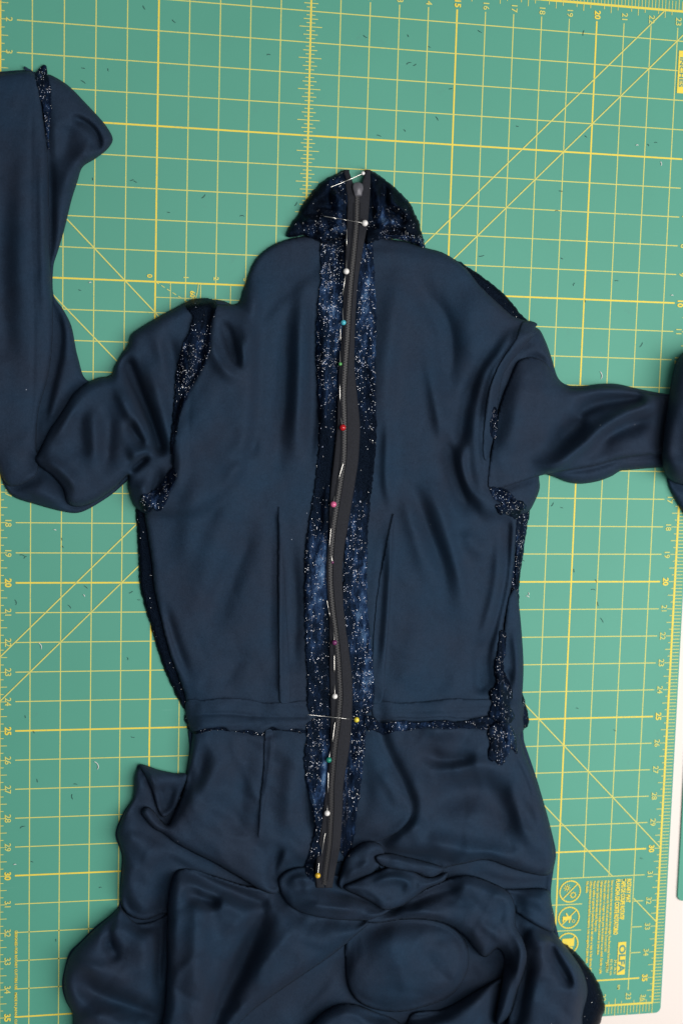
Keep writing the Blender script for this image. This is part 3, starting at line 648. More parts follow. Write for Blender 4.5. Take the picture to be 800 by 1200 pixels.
# ---- bodice
piece('bodice_panel', [(386,272),(360,276),(338,280),(322,286),(306,297),(296,310),(290,325),(285,340),(279,355),(262,357),(250,358),(246,385),(240,410),(230,440),(214,466),(207,484),(204,505),(203,535),(202,555),(194,575),(176,596),(170,604),(173,625),(178,660),(181,690),(190,730),(199,765),(210,795),(218,820),(220,848),(226,857),(262,853),(290,855),(308,858),(330,854),(362,852),(392,850),(396,700),(400,500),(402,350),(400,275)], 5, 7, 'roll', [
      ([(300,318),(296,360),(290,410),(286,440)], 5, 10, 14), ([(342,325),(337,370),(333,430),(328,500),(320,590)], -3.6, 11, 10, .45),
      ([(358,315),(352,380),(350,450),(345,560)], 4.5, 9, 9), ([(370,330),(368,400),(368,480),(362,560)], -4, 6, 6),
      ([(258,372),(268,400),(276,424),(284,434)], -7, 7, 4), ([(246,385),(250,410),(266,436),(290,446)], 3.5, 6, 8), ([(282,395),(286,420),(284,436)], 3, 3, 6),
      ([(326,596),(330,640),(329,700),(327,760),(329,815)], 2.6, 3.5, 2.2, .06, .05), ([(340,620),(344,700),(344,800)], -3.2, 8, 12),
      ([(318,600),(318,700),(316,800)], -1.0, 4, 8),
      ([(310,470),(280,560),(245,660),(232,740)], 3.0, 22, 18), ([(300,600),(272,680),(246,760)], -3, 12, 16), ([(270,650),(252,700),(240,740)], -1.8, 10, 10),
      ([(288,755),(276,780),(254,812)], -1.4, 9, 12, .45), ([(235,540),(225,600),(215,680)], 2.5, 16, 14),
      ([(190,700),(205,750),(224,800)], -3, 6, 7), ([(215,480),(212,540),(205,580)], 1.5, 5, 8), ([(300,505),(290,530),(262,545)], -2.2, 8, 8),
      ([(218,826),(262,819),(310,825),(366,826)], -1.5, 1.5, 1.5, .02), ([(220,842),(262,837),(310,842),(362,841)], -1.5, 1.4, 1.4, .02),
      ([(226,446),(222,480),(221,510)], -.6, 1.2, 1.2, .1),
      ], seed=40, wy=(800, 850, .35), moat=2.5, e0=1.2, lam=90, amp=.45, jit=.12, label='left half of the back bodice, lining side up, with a stitched dart')
piece('bodice_panel', [(432,272),(450,279),(475,283),(497,290),(520,297),(544,313),(562,335),(582,354),(599,369),(614,375),(627,379),(624,390),(616,402),(602,416),(592,430),(586,448),(582,470),(578,500),(574,530),(576,560),(580,584),(600,596),(606,610),(604,640),(598,690),(590,730),(588,780),(600,820),(612,824),(611,845),(590,848),(520,846),(470,846),(440,842),(400,840),(400,275)], 5.5, 7, 'roll', [
      ([(466,305),(462,360),(452,440),(448,520)], 4, 12, 16), ([(480,300),(500,345),(522,390),(525,440),(530,490)], -4.4, 13, 13, .4),
      ([(496,400),(508,460),(520,520),(538,575)], 3.2, 12, 7, .45), ([(516,490),(528,545),(545,590),(560,608)], -6, 9, 9, .35),
      ([(548,505),(541,540),(550,575),(574,592)], 5, 6, 7), ([(562,430),(548,465),(541,505),(536,540)], -3.5, 9, 9),
      ([(550,330),(556,400),(548,440)], 3, 22, 20), ([(604,385),(592,412),(574,435),(563,475),(560,520),(566,560)], -1.6, 1.8, 2.4, .06), ([(598,388),(584,415),(566,440),(555,480)], 2.4, 9, 5),
      ([(612,388),(598,412),(580,434),(572,470),(569,520)], 1.6, 5, 5),
      ([(478,555),(500,615),(520,665),(531,722)], -4.8, 11, 10, .4), ([(495,540),(518,610),(535,680),(548,740)], 4, 10, 16), ([(470,560),(485,620),(505,690)], 2.5, 12, 10),
      ([(455,480),(452,560),(459,606)], 2.6, 9, 5), ([(460,600),(457,650),(451,740),(445,815)], 2.6, 3, 12, .25), ([(452,620),(447,700),(440,800)], -3.5, 6, 5),
      ([(490,720),(480,780),(478,815)], 2, 20, 20), ([(560,745),(566,780),(570,820)], -4, 10, 10), ([(540,620),(555,640),(575,650)], 2, 10, 10),
      ([(596,606),(593,675),(579,738),(566,779),(563,815)], -3.0, 3, 7, .06), ([(585,620),(580,690),(560,760)], 2.2, 12, 6),
      ([(440,823),(480,824),(530,819),(580,820)], -.9, 1.5, 1.5, .02), ([(600,620),(604,680),(596,740)], 2.5, 5, 5),
      ], seed=41, wy=(800, 850, .35), moat=2.5, e0=1.2, lam=90, amp=.45, jit=.12, label='right half of the back bodice, lining side up, with long soft folds')
piece('sleeve_upper', [(606,424),(597,444),(589,464),(582,490),(577,520),(573,548),(572,570),(580,574),(592,571),(612,564),(636,556.5),(659,552),(695,546),(728,537),(780,531),(870,528),(870,474),(800,467),(770,463),(745,458.5),(722,454),(700,453),(684,455),(668,455),(656,449),(648,438),(640,426),(630,420),(618,419)], 3.2, 8, 'roll', [([(612,440),(600,490),(588,550)], 2.0, 14, 12), ([(640,480),(625,515),(610,545)], -1.5, 12, 12),
      ([(672,488),(700,475),(728,470),(760,468)], -3.5, 8, 4, .18), ([(650,520),(668,502),(690,488)], -3, 9, 12), ([(640,552),(678,527),(705,504),(735,485),(775,470)], 2.5, 8, 6, .2), ([(690,528),(712,508),(740,496),(770,490)], -2, 5, 10)], seed=44, moat=3, mw=5, e0=.9)
piece('sleeve_end', [(784,540),(781,558),(784,572),(798,598),(830,640),(880,660),(880,540),(790,540)], 8, 10, 'roll', seed=14)
piece('sleeve_end', [(880,395),(830,402),(803,412),(793,421),(788,436),(784,458),(781,480),(777,505),(775,530),(776,548),(782,560),(793,567),(815,572),(880,585)], 34, 26, 'roll', [
      ([(800,560),(792,520),(794,470)], -3, 12, 12)], seed=15, moat=6, e0=1.2, lam=60, label='end of the right-hand sleeve rolled up in a thick dark loop at the right edge')
piece('side_panel', [(590,740),(596,700),(604,690),(609,720),(613,780),(611,830),(613,856),(600,862),(585,850),(584,800)], 4, 7, 'roll', [([(600,730),(606,780),(602,820)], 2.5, 6, 5), ([(594,780),(592,810),(598,830)], -4, 5, 5)], seed=43, step=1.5)

FL_ = dict(step=1.5, jit=.15, under=1.5, amp=.08)
piece('waist_seam_allowance', [(217,838),(221,852),(228,861),(244,857),(262,856),(285,859),(300,862),(312,861),(322,856),(345,858),(364,857),(364,842),(300,840)], .8, 3, 'flat', mat=VEL, step=1.25, jit=.35, under=2, pile=[(300,858,80,10,-.15)], glit=[(312,858,12,6,.9),(225,856,8,8,-.5)], seed=95)
piece('waist_hem', [(218,822),(240,821),(262,818),(290,820),(312,824),(340,823),(363,824),(362,853),(345,854),(330,856),(318,852),(306,859),(290,855),(270,857),(262,852),(240,854),(226,857),(221,850)], .9, 4, 'flat', [([(222,839),(262,836),(310,840),(360,840)], -1.6, 1.5, 1.5, .02), ([(226,848),(270,850),(300,846),(340,849)], .9, 4, 4), ([(300,857),(312,851),(322,854)], 1.2, 3, 3)], seed=80, **FL_)
piece('waist_hem', [(438,823),(470,824),(500,822),(530,819),(560,820),(582,820),(590,828),(590,842),(570,839),(545,842),(520,840),(490,842),(465,841),(440,844)], .9, 4, 'flat', [([(440,834),(500,833),(580,830)], -.8, 1.5, 1.5, .02)], seed=81, **FL_)
piece('dart', [(327,592),(331,640),(335,700),(338,760),(340,822),(328,822),(327,760),(326,700),(326,640)], 1.2, 3, 'flat', [([(328,610),(329,700),(330,818)], 1.2, 2, 3)], seed=82, **FL_)
piece('dart', [(462,602),(459,650),(457,700),(453,760),(447,822),(434,822),(437,760),(442,700),(450,650),(456,620)], 1.3, 3, 'flat', [([(460,612),(456,700),(448,818)], 1.0, 3, 2)], seed=83, **FL_)
piece('dart', [(320,857),(317,900),(310,945),(303,986),(305,940),(309,900),(311,857)], 1.0, 3, 'flat', [], seed=84, **FL_)
piece('armhole_flap', [(611,379),(619,376),(629,379),(627,384),(630,388),(622,397),(612,408),(601,421),(592,434),(587,448),(584,466),(581,490),(577,515),(570,540),(566,530),(567,505),(569,480),(573,458),(581,436),(592,416),(604,398)], 1.1, 3, 'flat', [([(608,398),(590,426),(577,456),(572,500)], 1.2, 5, 5), ([(616,392),(622,384)], -1, 2, 2)], seed=85, **FL_)
# ---- velvet seam allowances
VS = dict(mat=VEL, step=1.25, jit=.38, under=2)
piece('seam_allowance', [(376,283),(398,280),(412,280),(412,400),(408,500),(400,600),(394,640),(392,720),(396,800),(402,838),(366,838),(361,830),(359,780),(357,720),(357,655),(362,612),(369,565),(373,520),(372,460),(370,410),(372,360),(376,320)], .9, 4, 'flat', [
      ([(398,300),(396,360),(394,400)], 1.2, 3, 3), ([(385,560),(380,620),(372,660),(368,700)], 2.2, 5, 5), ([(383,640),(372,662),(370,690)], -1.8, 3, 3), ([(366,600),(362,660),(360,740)], 1.5, 4, 4), ([(374,480),(378,540),(372,600)], -1.5, 5, 5), ([(383,720),(380,760),(384,800)], -2, 3, 3)],
      pile=[(390,380,20,70,.28),(372,470,12,30,.15),(383,545,20,60,-.5),(375,660,10,40,.55),(372,720,18,60,.25),(384,760,6,50,-.5)],
      glit=[(386,310,25,50,.9),(385,400,25,70,.6),(385,545,30,60,-.5),(375,690,25,70,.15),(375,800,25,30,-.2)], seed=50, **VS)
piece('seam_allowance', [(424,276),(436,278),(438,320),(441,370),(440,440),(441,505),(438,550),(433,595),(430,640),(430,690),(432,730),(437,780),(438,815),(432,836),(400,836),(404,640),(414,540),(410,400)], .9, 4, 'flat', [
      ([(432,330),(434,400),(435,470)], 1.2, 4, 4), ([(428,500),(425,560),(418,600)], -1.5, 6, 6), ([(422,690),(426,740),(428,800)], 2.0, 4, 4), ([(412,700),(414,760),(418,800)], -1.2, 4, 4)],
      pile=[(431,360,12,90,.4),(428,545,16,42,-.75),(418,610,14,40,.3),(424,720,12,60,.6),(430,800,10,30,.4)], glit=[(430,420,18,120,.45),(430,545,22,45,-.8),(415,660,20,60,.35),(425,800,15,30,.7)], seed=51, **VS)
piece('seam_allowance', [(362,846),(392,842),(396,900),(390,960),(380,1010),(378,1036),(366,1032),(358,1022),(361,1004),(366,984),(368,962),(364,940),(358,912),(356,890),(359,865)], .9, 4, 'flat', [
      ([(380,860),(378,900),(380,930)], 1.5, 3, 3), ([(362,920),(369,950),(366,980)], 1.5, 3, 3)], pile=[(380,900,5,40,.6),(364,940,8,25,.5),(362,870,10,30,-.1)], glit=[(370,900,22,40,.55),(368,990,14,30,-.2)], seed=52, **VS)
piece('seam_allowance', [(400,842),(427,836),(428,860),(425,900),(421,930),(418,958),(414,985),(409,1004),(400,1000),(396,960),(398,900)], .9, 4, 'flat', [
      ([(420,860),(416,900),(412,940)], 1.3, 3, 3)], pile=[(415,900,12,60,.2),(410,985,8,18,.2)], glit=[(418,870,12,22,.6),(412,940,12,20,.7),(410,975,10,14,-.7)], seed=53, **VS)
piece('waist_seam_allowance', [(427,842),(436,840),(446,847),(470,845),(490,847),(515,844),(540,846),(560,841),(575,839),(592,842),(594,851),(570,855),(545,853),(520,854),(500,852),(480,856),(462,857),(450,862),(438,855),(430,856)], 1.2, 4, 'flat', [([(432,846),(480,848),(530,846),(590,846)], 1.5, 4, 4)],
      pile=[(480,848,60,8,.3),(540,846,25,6,-.3)], glit=[(435,848,12,8,.6),(480,846,40,6,.2),(566,844,14,8,.9)], seed=54, **VS)
piece('side_seam_allowance', [(586,738),(592,742),(592,762),(589,784),(597,800),(601,815),(598,828),(603,842),(590,850),(580,846),(572,838),(576,824),(572,812),(580,800),(578,784),(583,760)], 2.0, 4, 'roll', [([(584,745),(582,780),(590,830)], 1.5, 4, 4), ([(578,800),(588,802),(598,806)], 1.5, 3, 3)],
      pile=[(586,830,14,22,.1)], glit=[(585,790,10,40,.3)], seed=55, **VS)
piece('side_seam_allowance', [(574,850),(588,846),(600,852),(605,866),(606,884),(599,878),(594,886),(588,897),(580,893),(571,888),(574,872),(571,862)], 2.0, 4, 'roll', [([(580,855),(582,888)], 1.5, 4, 4), ([(594,855),(598,880)], 1.8, 3, 3), ([(588,860),(591,890)], -1.5, 2.5, 2.5)],
      pile=[(596,872,6,20,.4)], glit=[(590,872,20,24,.5)], seed=56, **VS)
piece('side_seam_allowance', [(606,608),(613,604),(613,622),(611,650),(608,680),(604,688),(604,650)], 1.0, 3, 'flat', pile=[(609,650,8,40,.1)], glit=[(609,650,8,40,.4)], seed=57, **VS)
piece('armhole_seam_allowance', [(574,573),(586,571),(598,578),(604,586),(613,588),(617,598),(610,600),(606,608),(594,604),(584,602),(580,592),(588,590),(578,584)], 1.8, 3, 'roll', [([(578,580),(592,584),(604,596)], -2.2, 3, 3), ([(578,574),(596,578)], 1.8, 3, 3), ([(580,596),(596,602)], 1.8, 3, 3)],
      pile=[(590,590,20,18,.05)], glit=[(590,590,20,18,.5)], seed=58, **VS)
piece('armhole_seam_allowance', [(578,478),(582,476),(583,498),(580,515),(576,512),(575,498)], .8, 3, 'flat', glit=[(579,495,6,14,.8)], seed=59, **VS)
piece('armhole_seam_allowance', [(217,355),(236,349),(254,353),(252,366),(247,385),(246,408),(240,428),(229,446),(218,468),(211,490),(205,520),(202,545),(200,520),(204,480),(206,450),(209,424),(214,404),(222,388),(226,372),(220,362)], 1.6, 4, 'flat', [
      ([(242,354),(240,380),(234,410),(228,432)], -2.6, 2.5, 2.5), ([(228,366),(228,390),(220,420),(214,450)], 1.8, 4, 4), ([(210,420),(226,424)], -1.5, 4, 4), ([(208,444),(224,448)], 1.5, 4, 4), ([(207,468),(218,472)], -2, 4, 4)],
      pile=[(234,362,22,16,-.7),(232,400,14,24,.12),(206,505,8,40,-.6)], glit=[(234,362,22,16,-.9),(224,410,20,24,.7),(214,454,14,14,.8),(206,505,9,34,-.8)], seed=60, **VS)
piece('armhole_seam_allowance', [(203,548),(207,560),(200,574),(194,590),(186,599),(178,596),(172,602),(164,592),(166,580),(176,578),(186,570),(196,556)], 1.6, 4, 'flat', [([(168,588),(184,580),(200,562)], 2, 3, 3), ([(176,598),(188,592),(198,572)], -1.5, 3, 3)],
      pile=[(185,582,20,20,0.05)], glit=[(185,582,24,20,.7)], seed=61, **VS)
# ---- collar
piece('collar', [(334,276),(340,264),(349,251),(356,238),(364,227),(374,216),(384,208),(396,203),(403,199),(408,207),(413,218),(413,240),(411,262),(410,284),(396,286),(378,285),(358,276),(344,278)], 6, 6, 'roll', [
      ([(372,250),(390,256),(408,258)], 3.5, 6, 4), ([(350,264),(366,258),(384,262)], 3, 5, 5), ([(378,270),(394,266),(408,270)], 4, 4, 5), ([(376,281),(394,279),(408,278)], -5, 4, 4), ([(384,222),(396,232),(404,246)], 3.5, 6, 5), ([(366,240),(380,244),(396,246)], -3.5, 6, 5), ([(404,200),(410,214),(412,228)], 2, 3, 3), ([(392,216),(386,230),(384,244)], -2, 4, 4)],
      mat=VEL, step=1.25, jit=.3, smoothn=3, amp=.5, lam=18, pbase=.06, gbase=.22, pile=[(360,235,18,22,-.5),(396,236,12,18,.35),(394,268,18,6,.4),(358,262,14,8,.15),(390,212,10,6,.2)], glit=[(360,230,24,22,-.6),(404,236,8,22,.5),(390,270,24,10,.7),(362,262,18,8,.4)], seed=70)
piece('collar', [(427,200),(436,200),(444,205),(452,211),(462,220),(472,229),(480,238),(486,250),(491,262),(495,276),(498,291),(488,287),(470,281),(450,280),(436,284),(428,286),(424,250)], 5.6, 6, 'roll', [
      ([(440,268),(456,260),(472,254)], 4, 5, 5), ([(436,216),(444,236),(440,262)], 3.0, 4, 5), ([(452,222),(462,240),(480,250)], 2.5, 6, 6), ([(448,240),(462,250),(476,262)], -4, 5, 5), ([(440,280),(462,276),(482,280),(496,290)], 3, 4, 4), ([(444,272),(462,270),(480,274)], -4, 3.5, 3.5), ([(446,206),(452,226),(448,246)], -3, 4, 4)],
      mat=VEL, step=1.25, jit=.3, smoothn=3, amp=.5, lam=18, pbase=.06, gbase=.22, pile=[(462,222,18,14,-.25),(446,250,8,24,.25),(458,260,18,6,.55),(480,260,8,14,-.5),(470,281,26,4,.35),(434,250,6,40,-.4)], glit=[(462,225,22,16,-.4),(456,262,22,10,.6),(472,281,28,7,.9),(484,246,10,14,-.2)], seed=71)
run()
# ---- the zipper
ZC = np.array([(205,418.8),(236,418.5),(260,418),(292,415),(330,411),(365,408.5),(395,407),(430,404.5),(460,402.5),(500,404),(540,403),(565,399),(590,395),(615,391),(636,389),(665,387),(687,387.5),(715,390),(740,393.5),(765,396),(788,397.5),(815,399),(845,396.5),(873,392.5),(920,388.5),(955,388),(990,386),(1025,381),(1041,380)], float)
ZLR = np.array([(199,402,434),(215,404.5,434),(236,407,433),(260,406,431),(292,405,425),(330,403,419),(365,401.5,416.5),(395,400.5,415.5),(430,397,415),(460,396,418),(500,395,422),(540,391,420),(565,388,416),(590,386,412),(615,385.5,408),(636,385,404),(665,384.5,401),(687,384.5,401),(715,385,403),(740,386,406),(765,386,409),(788,386,412),(815,387,413),(845,387.5,412),(873,387,410),(920,382,402),(955,378.5,401),(990,373,399),(1025,369,392),(1041,371,389)], float)
def zc(y): return np.interp(y, ZC[:, 0], ZC[:, 1])
def zl(y): return np.interp(y, ZLR[:, 0], ZLR[:, 1])
def zr(y): return np.interp(y, ZLR[:, 0], ZLR[:, 2])
def sm1(y, f, s=9): return np.mean([f(y + d) for d in np.linspace(-s, s, 7)], 0)
def ztop(x, y, s=0):
    A = ZT
    u = np.asarray(x, float) - OX; v = np.asarray(y, float) - OY
    a = np.floor(u).astype(int); b = np.floor(v).astype(int); fu, fv = u - a, v - b
    return (A[b, a]*(1-fu) + A[b, a+1]*fu)*(1-fv) + (A[b+1, a]*(1-fu) + A[b+1, a+1]*fu)*fv
p0 = U(np.array([400.]), np.array([1041.]), np.array([.02]))[0]
ZIP = empty('zipper', tuple(p0), 'long charcoal nylon zipper pinned down the centre back seam of the navy dress', 'zipper')
ZB = blur(ZT, 5)
ys = np.arange(199, 1041.5, 1.5)
def zbase(x, y):
    u = np.clip(np.asarray(x) - OX, 0, RW-2); v = np.clip(np.asarray(y) - OY, 0, RH-2)
    return ZB[v.astype(int), u.astype(int)]
cs, ls, rs = sm1(ys, zc), sm1(ys, zl), sm1(ys, zr)
zline = np.array([max(zbase(a, y), zbase(b, y), zbase(c, y)) for a, b, c, y in zip(cs, ls, rs, ys)])
k = np.ones(25) / 25; zline = np.maximum(np.convolve(np.pad(zline, 12, 'edge'), k, 'valid') + .0016, np.array([max(float(ZT[int(y)-OY, int(q)-OX]) for q in np.linspace(a, b, 6)) for a, b, y in zip(ls, rs, ys)]) + .0008)
zline = np.convolve(np.pad(zline, 6, 'edge'), np.ones(13)/13, 'valid')
zline += .0012 * np.maximum(0, np.sin((ys - 500) / 42.))                 # the tape buckles a little between pins
def strip(name, a, b, za, zb, mat, thick=.0006, n=6, crown=.0004):
    V = []; Fc = []; m = len(ys)
    for i in range(m):
        for j in range(n + 1):
            t = j / n; V.append(U(a[i]*(1-t) + b[i]*t, ys[i], za[i]*(1-t) + zb[i]*t + crown*math.sin(t*math.pi)))
    for i in range(m-1):
        for j in range(n): q = i*(n+1)+j; Fc.append((q, q+n+1, q+n+2, q+1))
    me = mesh(name, V, Fc); o = link(name, me, None, mat); parent_keep(o, ZIP)
    so = o.modifiers.new('t', 'SOLIDIFY'); so.thickness = thick; so.offset = -1
    return o
split = np.clip((228 - ys) / 26, 0, 1) * 9.
gap = .5 + split
la = cs - gap; rb = cs + gap
tilt = .0012
strip('zipper_tape', ls, np.minimum(la, ls + 40), zline - .0006, zline + .0004, TAPE)
rr_ = strip('zipper_tape', rb, rs, zline + .0004, zline - .0004, TAPE)
# a seam line woven in each tape, and the coil
yt = np.arange(230, 1036, 1.9)
V = []; Fc = []
for side in (-1, 1):
    for i, y in enumerate(yt):
        c = float(sm1(np.array([y]), zc)[0]); zz = float(np.interp(y, ys, zline)) + .0003
        yy = y + (.95 if side > 0 else 0)
        hw, hy, hz = 2.5, .60, .0016
        xa, xb = (c - hw, c + .5) if side < 0 else (c - .5, c + hw)
        b = len(V)
        for z_, s in ((zz, 1.), (zz + hz, .6)):
            for (x, q) in ((xa, yy-hy*s), (xb, yy-hy*s), (xb, yy+hy*s), (xa, yy+hy*s)): V.append(U(x + (0 if s == 1 else (c-x)*.12), q, z_))
        Fc += [(b+4,b+7,b+6,b+5),(b,b+1,b+5,b+4),(b+1,b+2,b+6,b+5),(b+2,b+3,b+7,b+6),(b+3,b,b+4,b+7)]
o = link('zipper_coil', mesh('zipper_coil', V, Fc), None, COIL, False); parent_keep(o, ZIP); o['kind'] = 'stuff'
for off, nm in ((-3.6, 'fold_line'), (3.4, 'fold_line')):
    V = []; Fc = []
    for i, y in enumerate(np.arange(238, 1034, 2.)):
        c = float(sm1(np.array([y]), zc)[0]); zz = float(np.interp(y, ys, zline)) + .0004
        for dx, dz in ((-.9, 0), (0, .0011), (.9, 0)): V.append(U(c + off + dx, y, zz + dz))
        if i: q = 3*(i-1); Fc += [(q, q+3, q+4, q+1), (q+1, q+4, q+5, q+2)]
    o = link('tape_rib', mesh('tape_rib', V, Fc), None, TAPE); parent_keep(o, ZIP)
# slider: shield body with bridge and a short tear-drop pull
def ext(name, outline, z0, z1, mat, parent, inset=.8):
    O = catmull(outline, 5, True); n = len(O); c = O.mean(0); V = []
    for z, s in ((z0, 1), (z0*.35 + z1*.65, 1), (z1, .80)):
        for p in O: q = c + (p - c)*s; V.append(U(q[0], q[1], z))
    Fc = [(l*n+i, l*n+(i+1) % n, (l+1)*n+(i+1) % n, (l+1)*n+i) for l in range(2) for i in range(n)] + [tuple(range(2*n, 3*n))]
    me = mesh(name, V, Fc); bm = bmesh.new(); bm.from_mesh(me); bmesh.ops.recalc_face_normals(bm, faces=bm.faces[:]); bm.to_mesh(me); bm.free()
    o = link(name, me, None, mat); return o
zs = float(np.interp(222, ys, zline))
sl = ext('slider', [(413.5,216),(416,214),(419,213.4),(422,214),(424.8,216.5),(425.6,221),(424.6,225),(423.6,229.5),(420,230.3),(415.6,229.6),(414.2,225),(413,220.5)], zs, zs + .0036, SLID, ZIP); parent_keep(sl, ZIP)
br = ext('slider_bridge', [(417,216),(421,216),(421.6,222),(420.6,227),(417.6,227),(416.6,222)], zs + .0036, zs + .0052, SLID, None); br.parent = sl; br.matrix_parent_inverse = sl.matrix_parent_inverse.copy()
# ---- pins: (head, [stub end], [re-emerging part], colour)
def tube(name, pts, rad, mat, seg=6):
    pts = [Vector(p) for p in pts]; V = []; Fc = []
    for i, p in enumerate(pts):
        t = (pts[min(i+1, len(pts)-1)] - pts[max(i-1, 0)]).normalized(); u = t.cross(Vector((0, 0, 1))).normalized(); v = u.cross(t)
        r = rad * (.25 if i == len(pts)-1 else 1)
        for s in range(seg): a = s*math.tau/seg; V.append(p + u*math.cos(a)*r + v*math.sin(a)*r)
    for i in range(len(pts)-1):
        for s in range(seg): Fc.append((i*seg+s, i*seg+(s+1) % seg, (i+1)*seg+(s+1) % seg, (i+1)*seg+s))
    return link(name, mesh(name, V, Fc), None, mat)
def plast(name, c): return mat_simple(name, c, .18, 0, .6)
PC = {'white': plast('pin_white', (.78,.76,.74)), 'teal': plast('pin_teal', (.06,.42,.52)), 'green': plast('pin_green', (.10,.38,.10)), 'red': plast('pin_red', (.42,.008,.012)), 'pink': plast('pin_pink', (.62,.12,.26)), 'purple': plast('pin_purple', (.14,.02,.10)),
      'yellow': plast('pin_yellow', (.72,.60,.05)), 'emerald': plast('pin_emerald', (.01,.22,.15)), 'gold': plast('pin_gold', (.65,.40,.03))}
def top_at(x, y):
    z = float(ztop(x, y)); 
    if 199 < y < 1041 and zl(y) - .5 < x < zr(y) + .5: z = max(z, float(np.interp(y, ys, zline)) + .0008)
    return z
def pin(head, pts, col, label, r=3.3, group='ball-headed pins along the zipper'):
    hz = top_at(*head) + .0013 + r*.0003
    hp = U(head[0], head[1], hz)
    e = empty('dressmaking_pin', tuple(hp), label, 'pin', group)
    bm = bmesh.new(); bmesh.ops.create_uvsphere(bm, u_segments=18, v_segments=12, radius=r * .00073)
    # small collar where the shaft enters the ball
    me = bpy.data.meshes.new('pin_head'); bm.to_mesh(me); bm.free()
    o = link('pin_head', me, e, PC[col])
    P = [hp]
    for (x, y, dz) in pts: P.append(U(x, y, top_at(x, y) + dz * .001))
    # subdivide for a smooth path
    Q = catmull(np.array([list(p) for p in P]), 5)
    s = tube('pin_shaft', Q, .00034, STEEL); parent_keep(s, e)
    return e
def vpin(hx, hy, stub, a, b, col, label, r=3.3):
    m = (stub[1] * .6 + a[1] * .4, )
    pts = [(stub[0], stub[1], .5), (stub[0]*.7 + a[0]*.3, stub[1]*.7 + a[1]*.3, -2.2), (stub[0]*.25 + a[0]*.75, stub[1]*.25 + a[1]*.75, -2.2), (a[0], a[1], .9), ((a[0]+b[0])/2, (a[1]+b[1])/2, 1.3), (b[0], b[1], 1.0)]
    return pin((hx, hy), pts, col, label, r)
pin((425.2, 203), [(418,206.5,2.2),(410,210,1.9),(402,213.5,1.6),(387,219.5,1.4)], 'white', 'pin with a tiny white head across the open top of the zipper, above the slider', 2.2)
pin((427.3, 261.5), [(415,259.6,1.6),(404,257.5,1.8),(392,255.5,1.9),(379,253.3,1.6)], 'white', 'white-headed pin lying crosswise over the zipper at the base of the collar', 3.7)
vpin(405.6, 318, (405.8,309), (406,286), (406.3,268), 'white', 'white-headed pin set upright just below the collar, highest of the vertical pins', 3.5)
vpin(402.2, 378, (401.5,368), (401.5,345), (404.5,323), 'teal', 'pin with a pale turquoise head beside the upper zipper', 3.1)
vpin(398.6, 426.5, (398.3,418), (398.8,398), (398.8,384), 'green', 'pin with a very small green head between the turquoise and the red pin', 2.0)
vpin(401.4, 501, (399.6,492), (398.2,468), (398,450), 'red', 'pin with a bright red head in the middle of the bodice', 3.8)
vpin(390.6, 591, (391.6,584), (397,560), (402.3,542), 'pink', 'pin with a pink head at the waistward bend of the zipper', 3.6)
vpin(389.5, 659, (388,650), (385.8,640), (387.6,619), 'purple', 'pin showing a short bright steel shaft just below the pink-headed pin', 1.6)
vpin(391.8, 753, (391.2,744), (386,720), (382.8,703), 'purple', 'pin with a dark purple head low on the bodice', 3.1)
vpin(392.2, 816, (391.9,805), (391.6,786), (391.6,767), 'white', 'white-headed pin just above the waist seam', 3.3)
pin((417.6, 843.5), [(405,842.2,1.2),(394,841,1.2),(380,839.5,1.0),(360.5,837.5,.9)], 'yellow', 'yellow-headed pin lying crosswise over the zipper at the waist seam', 3.3)
vpin(385.2, 890.5, (386.5,882), (389.5,868), (392.4,846), 'emerald', 'pin with a dark green head just below the waist seam', 3.4)
vpin(383.2, 953, (383.4,946), (384.2,927), (384.6,905), 'white', 'white-headed pin on the skirt part of the zipper, lowest white one', 3.5)
vpin(372.2, 1026, (373.6,1012), (376.8,1000), (381,976), 'gold', 'gold-yellow-headed pin at the very bottom end of the zipper', 3.4)
# ---- clipped threads and lint on the mat
LM = [((112,140),'the left cuff'),((70,300),'the raised left forearm'),((415,235),'the collar'),((310,330),'the left shoulder'),((540,320),'the right shoulder slope'),((150,400),'the left upper arm'),((60,590),'the left elbow fold'),
      ((700,500),'the right sleeve'),((790,490),'the rolled sleeve end'),((610,610),'the right underarm'),((612,740),'the right side seam'),((165,610),'the left underarm'),((205,800),'the left waist'),((160,920),'the left skirt peak'),
      ((90,1120),'the lowest left skirt lobe'),((645,980),'the right skirt bulge'),((794,82),'the INCHES tag'),((696,60),'the printed top numeral 20'),((534,10),'the printed top numeral 15'),((187,20),'the bold line at top left'),((363,90),'the long central ruler'),((8,684),'the printed left numeral 20'),((8,857),'the printed left numeral 25'),((8,1026),'the printed left numeral 30'),((785,684),'the printed right numeral 20'),((620,200),'the crossing bias lines')]
used_l = {}
def where(px, py, l, a, what):
    (lx, ly), nm = min(LM, key=lambda q: math.hypot(q[0][0]-px, q[0][1]-py)); dx, dy = px-lx, py-ly; d = math.hypot(dx, dy)
    v = 'above' if dy < -.4*d else ('below' if dy > .4*d else ''); h = 'left of' if dx < -.4*d else ('right of' if dx > .4*d else '')
    dr = (v + ' and ' + h) if v and h else (v or h)
    tilt = 'level' if abs(math.sin(math.radians(a))) < .25 else ('upright' if abs(math.sin(math.radians(a))) > .9 else ('slanting' if a > 0 else 'back-slanting'))
    sz = 'tiny' if l <= 3 else ('short' if l <= 4 else ('mid-length' if l <= 5 else 'longer'))
    for ds in (('close ' if d < 35 else ('well ' if d > 90 else '')), 'a little farther ', 'slightly '):
        s = f'{sz} {tilt} {what} {ds}{dr} {nm}'
        if s not in used_l: break
    used_l[s] = 1
    return s
def at_mat(px, py): return U(px, py, .0003)
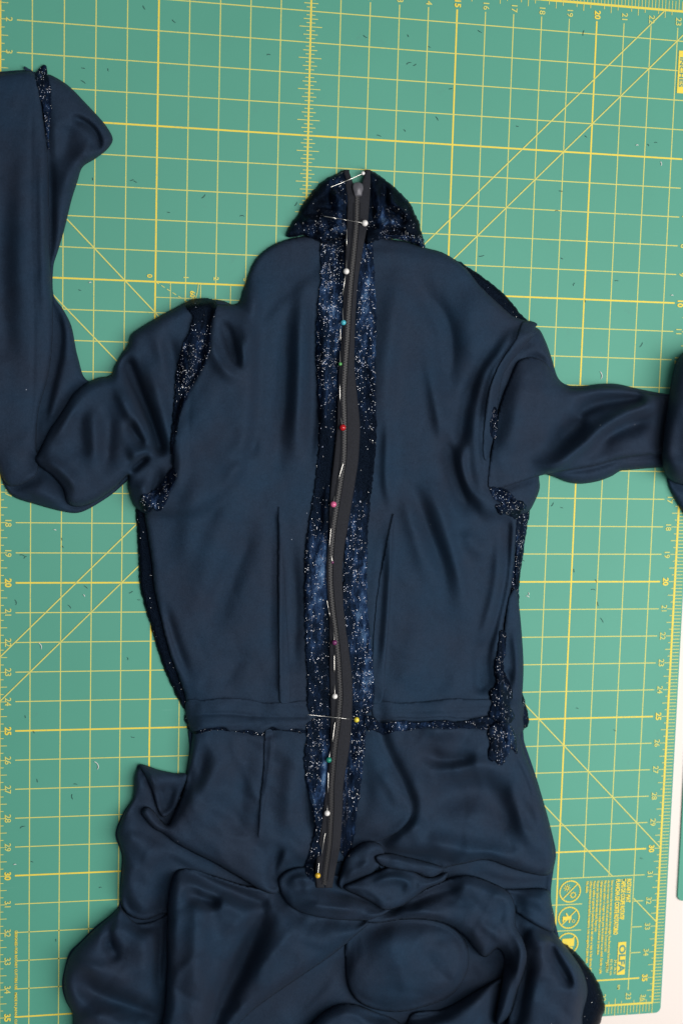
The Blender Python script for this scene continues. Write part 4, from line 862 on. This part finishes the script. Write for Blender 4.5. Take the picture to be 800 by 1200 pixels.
def lint(px, py, ln, ang, mat, label, group, curve=.2):
    a = math.radians(ang); c, s = math.cos(a), math.sin(a)
    pts = []
    for t in np.linspace(-.5, .5, 5):
        pts.append(U(px + c*ln*t - s*ln*curve*(t*t*4 - .5), py + s*ln*t + c*ln*curve*(t*t*4 - .5), .0004 + .0003*(1-abs(t)*2)))
    o = tube('thread_scrap' if mat is THREAD else 'lint_speck', pts, .00020 if mat is THREAD else .0004, mat, 5)
    o['label'] = label; o['category'] = 'thread' if mat is THREAD else 'lint'; o['group'] = group
    return o
dk = [(169,9,5,60),(204,25,5,40),(98,96,6,35),(127,82,3,80),(98,80,4,10),(159,213,4,30),(155,211,4,-20),(109,210,3,90),(239,230,6,-50),(198,249,3,10),(94,340,3,20),(428,43,5,30),(478,42,3,60),(479,74,6,-20),(486,76,4,-30),(503,55,3,20),(444,159,5,20),(474,153,3,50),(512,139,5,60),(528,104,4,-10),(315,64,4,0),(347,239,5,-60),(284,253,5,5),(562,37,5,30),(683,39,6,100),
      (606,148,3,10),(657,224,5,5),(652,247,4,0),(564,300,6,-10),(672,333,4,-60),(722,329,4,0),(658,303,3,30),(685,353,3,90),(751,404,6,-60),(647,591,5,-60),(658,595,3,10),(695,691,5,10),(698,681,4,60),(700,708,5,80),(705,727,6,60),(672,669,4,80),(613,657,3,30),
      (27,651,6,20),(30,653,4,-40),(73,632,3,80),(74,641,3,60),(101,688,5,40),(19,706,6,80),(82,711,5,50),(154,694,5,-30),(150,772,3,80),(163,703,3,0),(30,840,3,80),(40,858,3,60),(156,864,4,10),(44,915,4,80),(85,934,6,80),(89,919,4,10),(27,969,6,-20),(38,1010,3,20),(118,1040,3,0),(66,1102,3,90),(720,856,3,30),(751,1006,3,20),(676,830,3,20),(686,160,3,40),(759,170,3,60),(768,167,3,0)]
for i, (x, y, l, a) in enumerate(dk):
    lint(x, y, l*1.1, a, THREAD, where(x, y, l, a, 'dark thread'), 'snipped threads scattered on the mat', rnd.uniform(-.15, .25))
for (x, y, l, a) in [(65,621,3,20),(99,698,3,60),(48,757,8,70),(114,896,9,60),(115,899,6,100),(18,1013,3,0),(704,440,9,85),(618,699,4,30),(619,696,3,90),(746,170,3,0),(774,192,5,85),(106,331,3,0),(54,218,3,0),(787,346,3,10)]:
    lint(x, y, l, a, WLINT, where(x, y, l, a, 'pale lint fleck'), 'pale lint flecks on the mat')
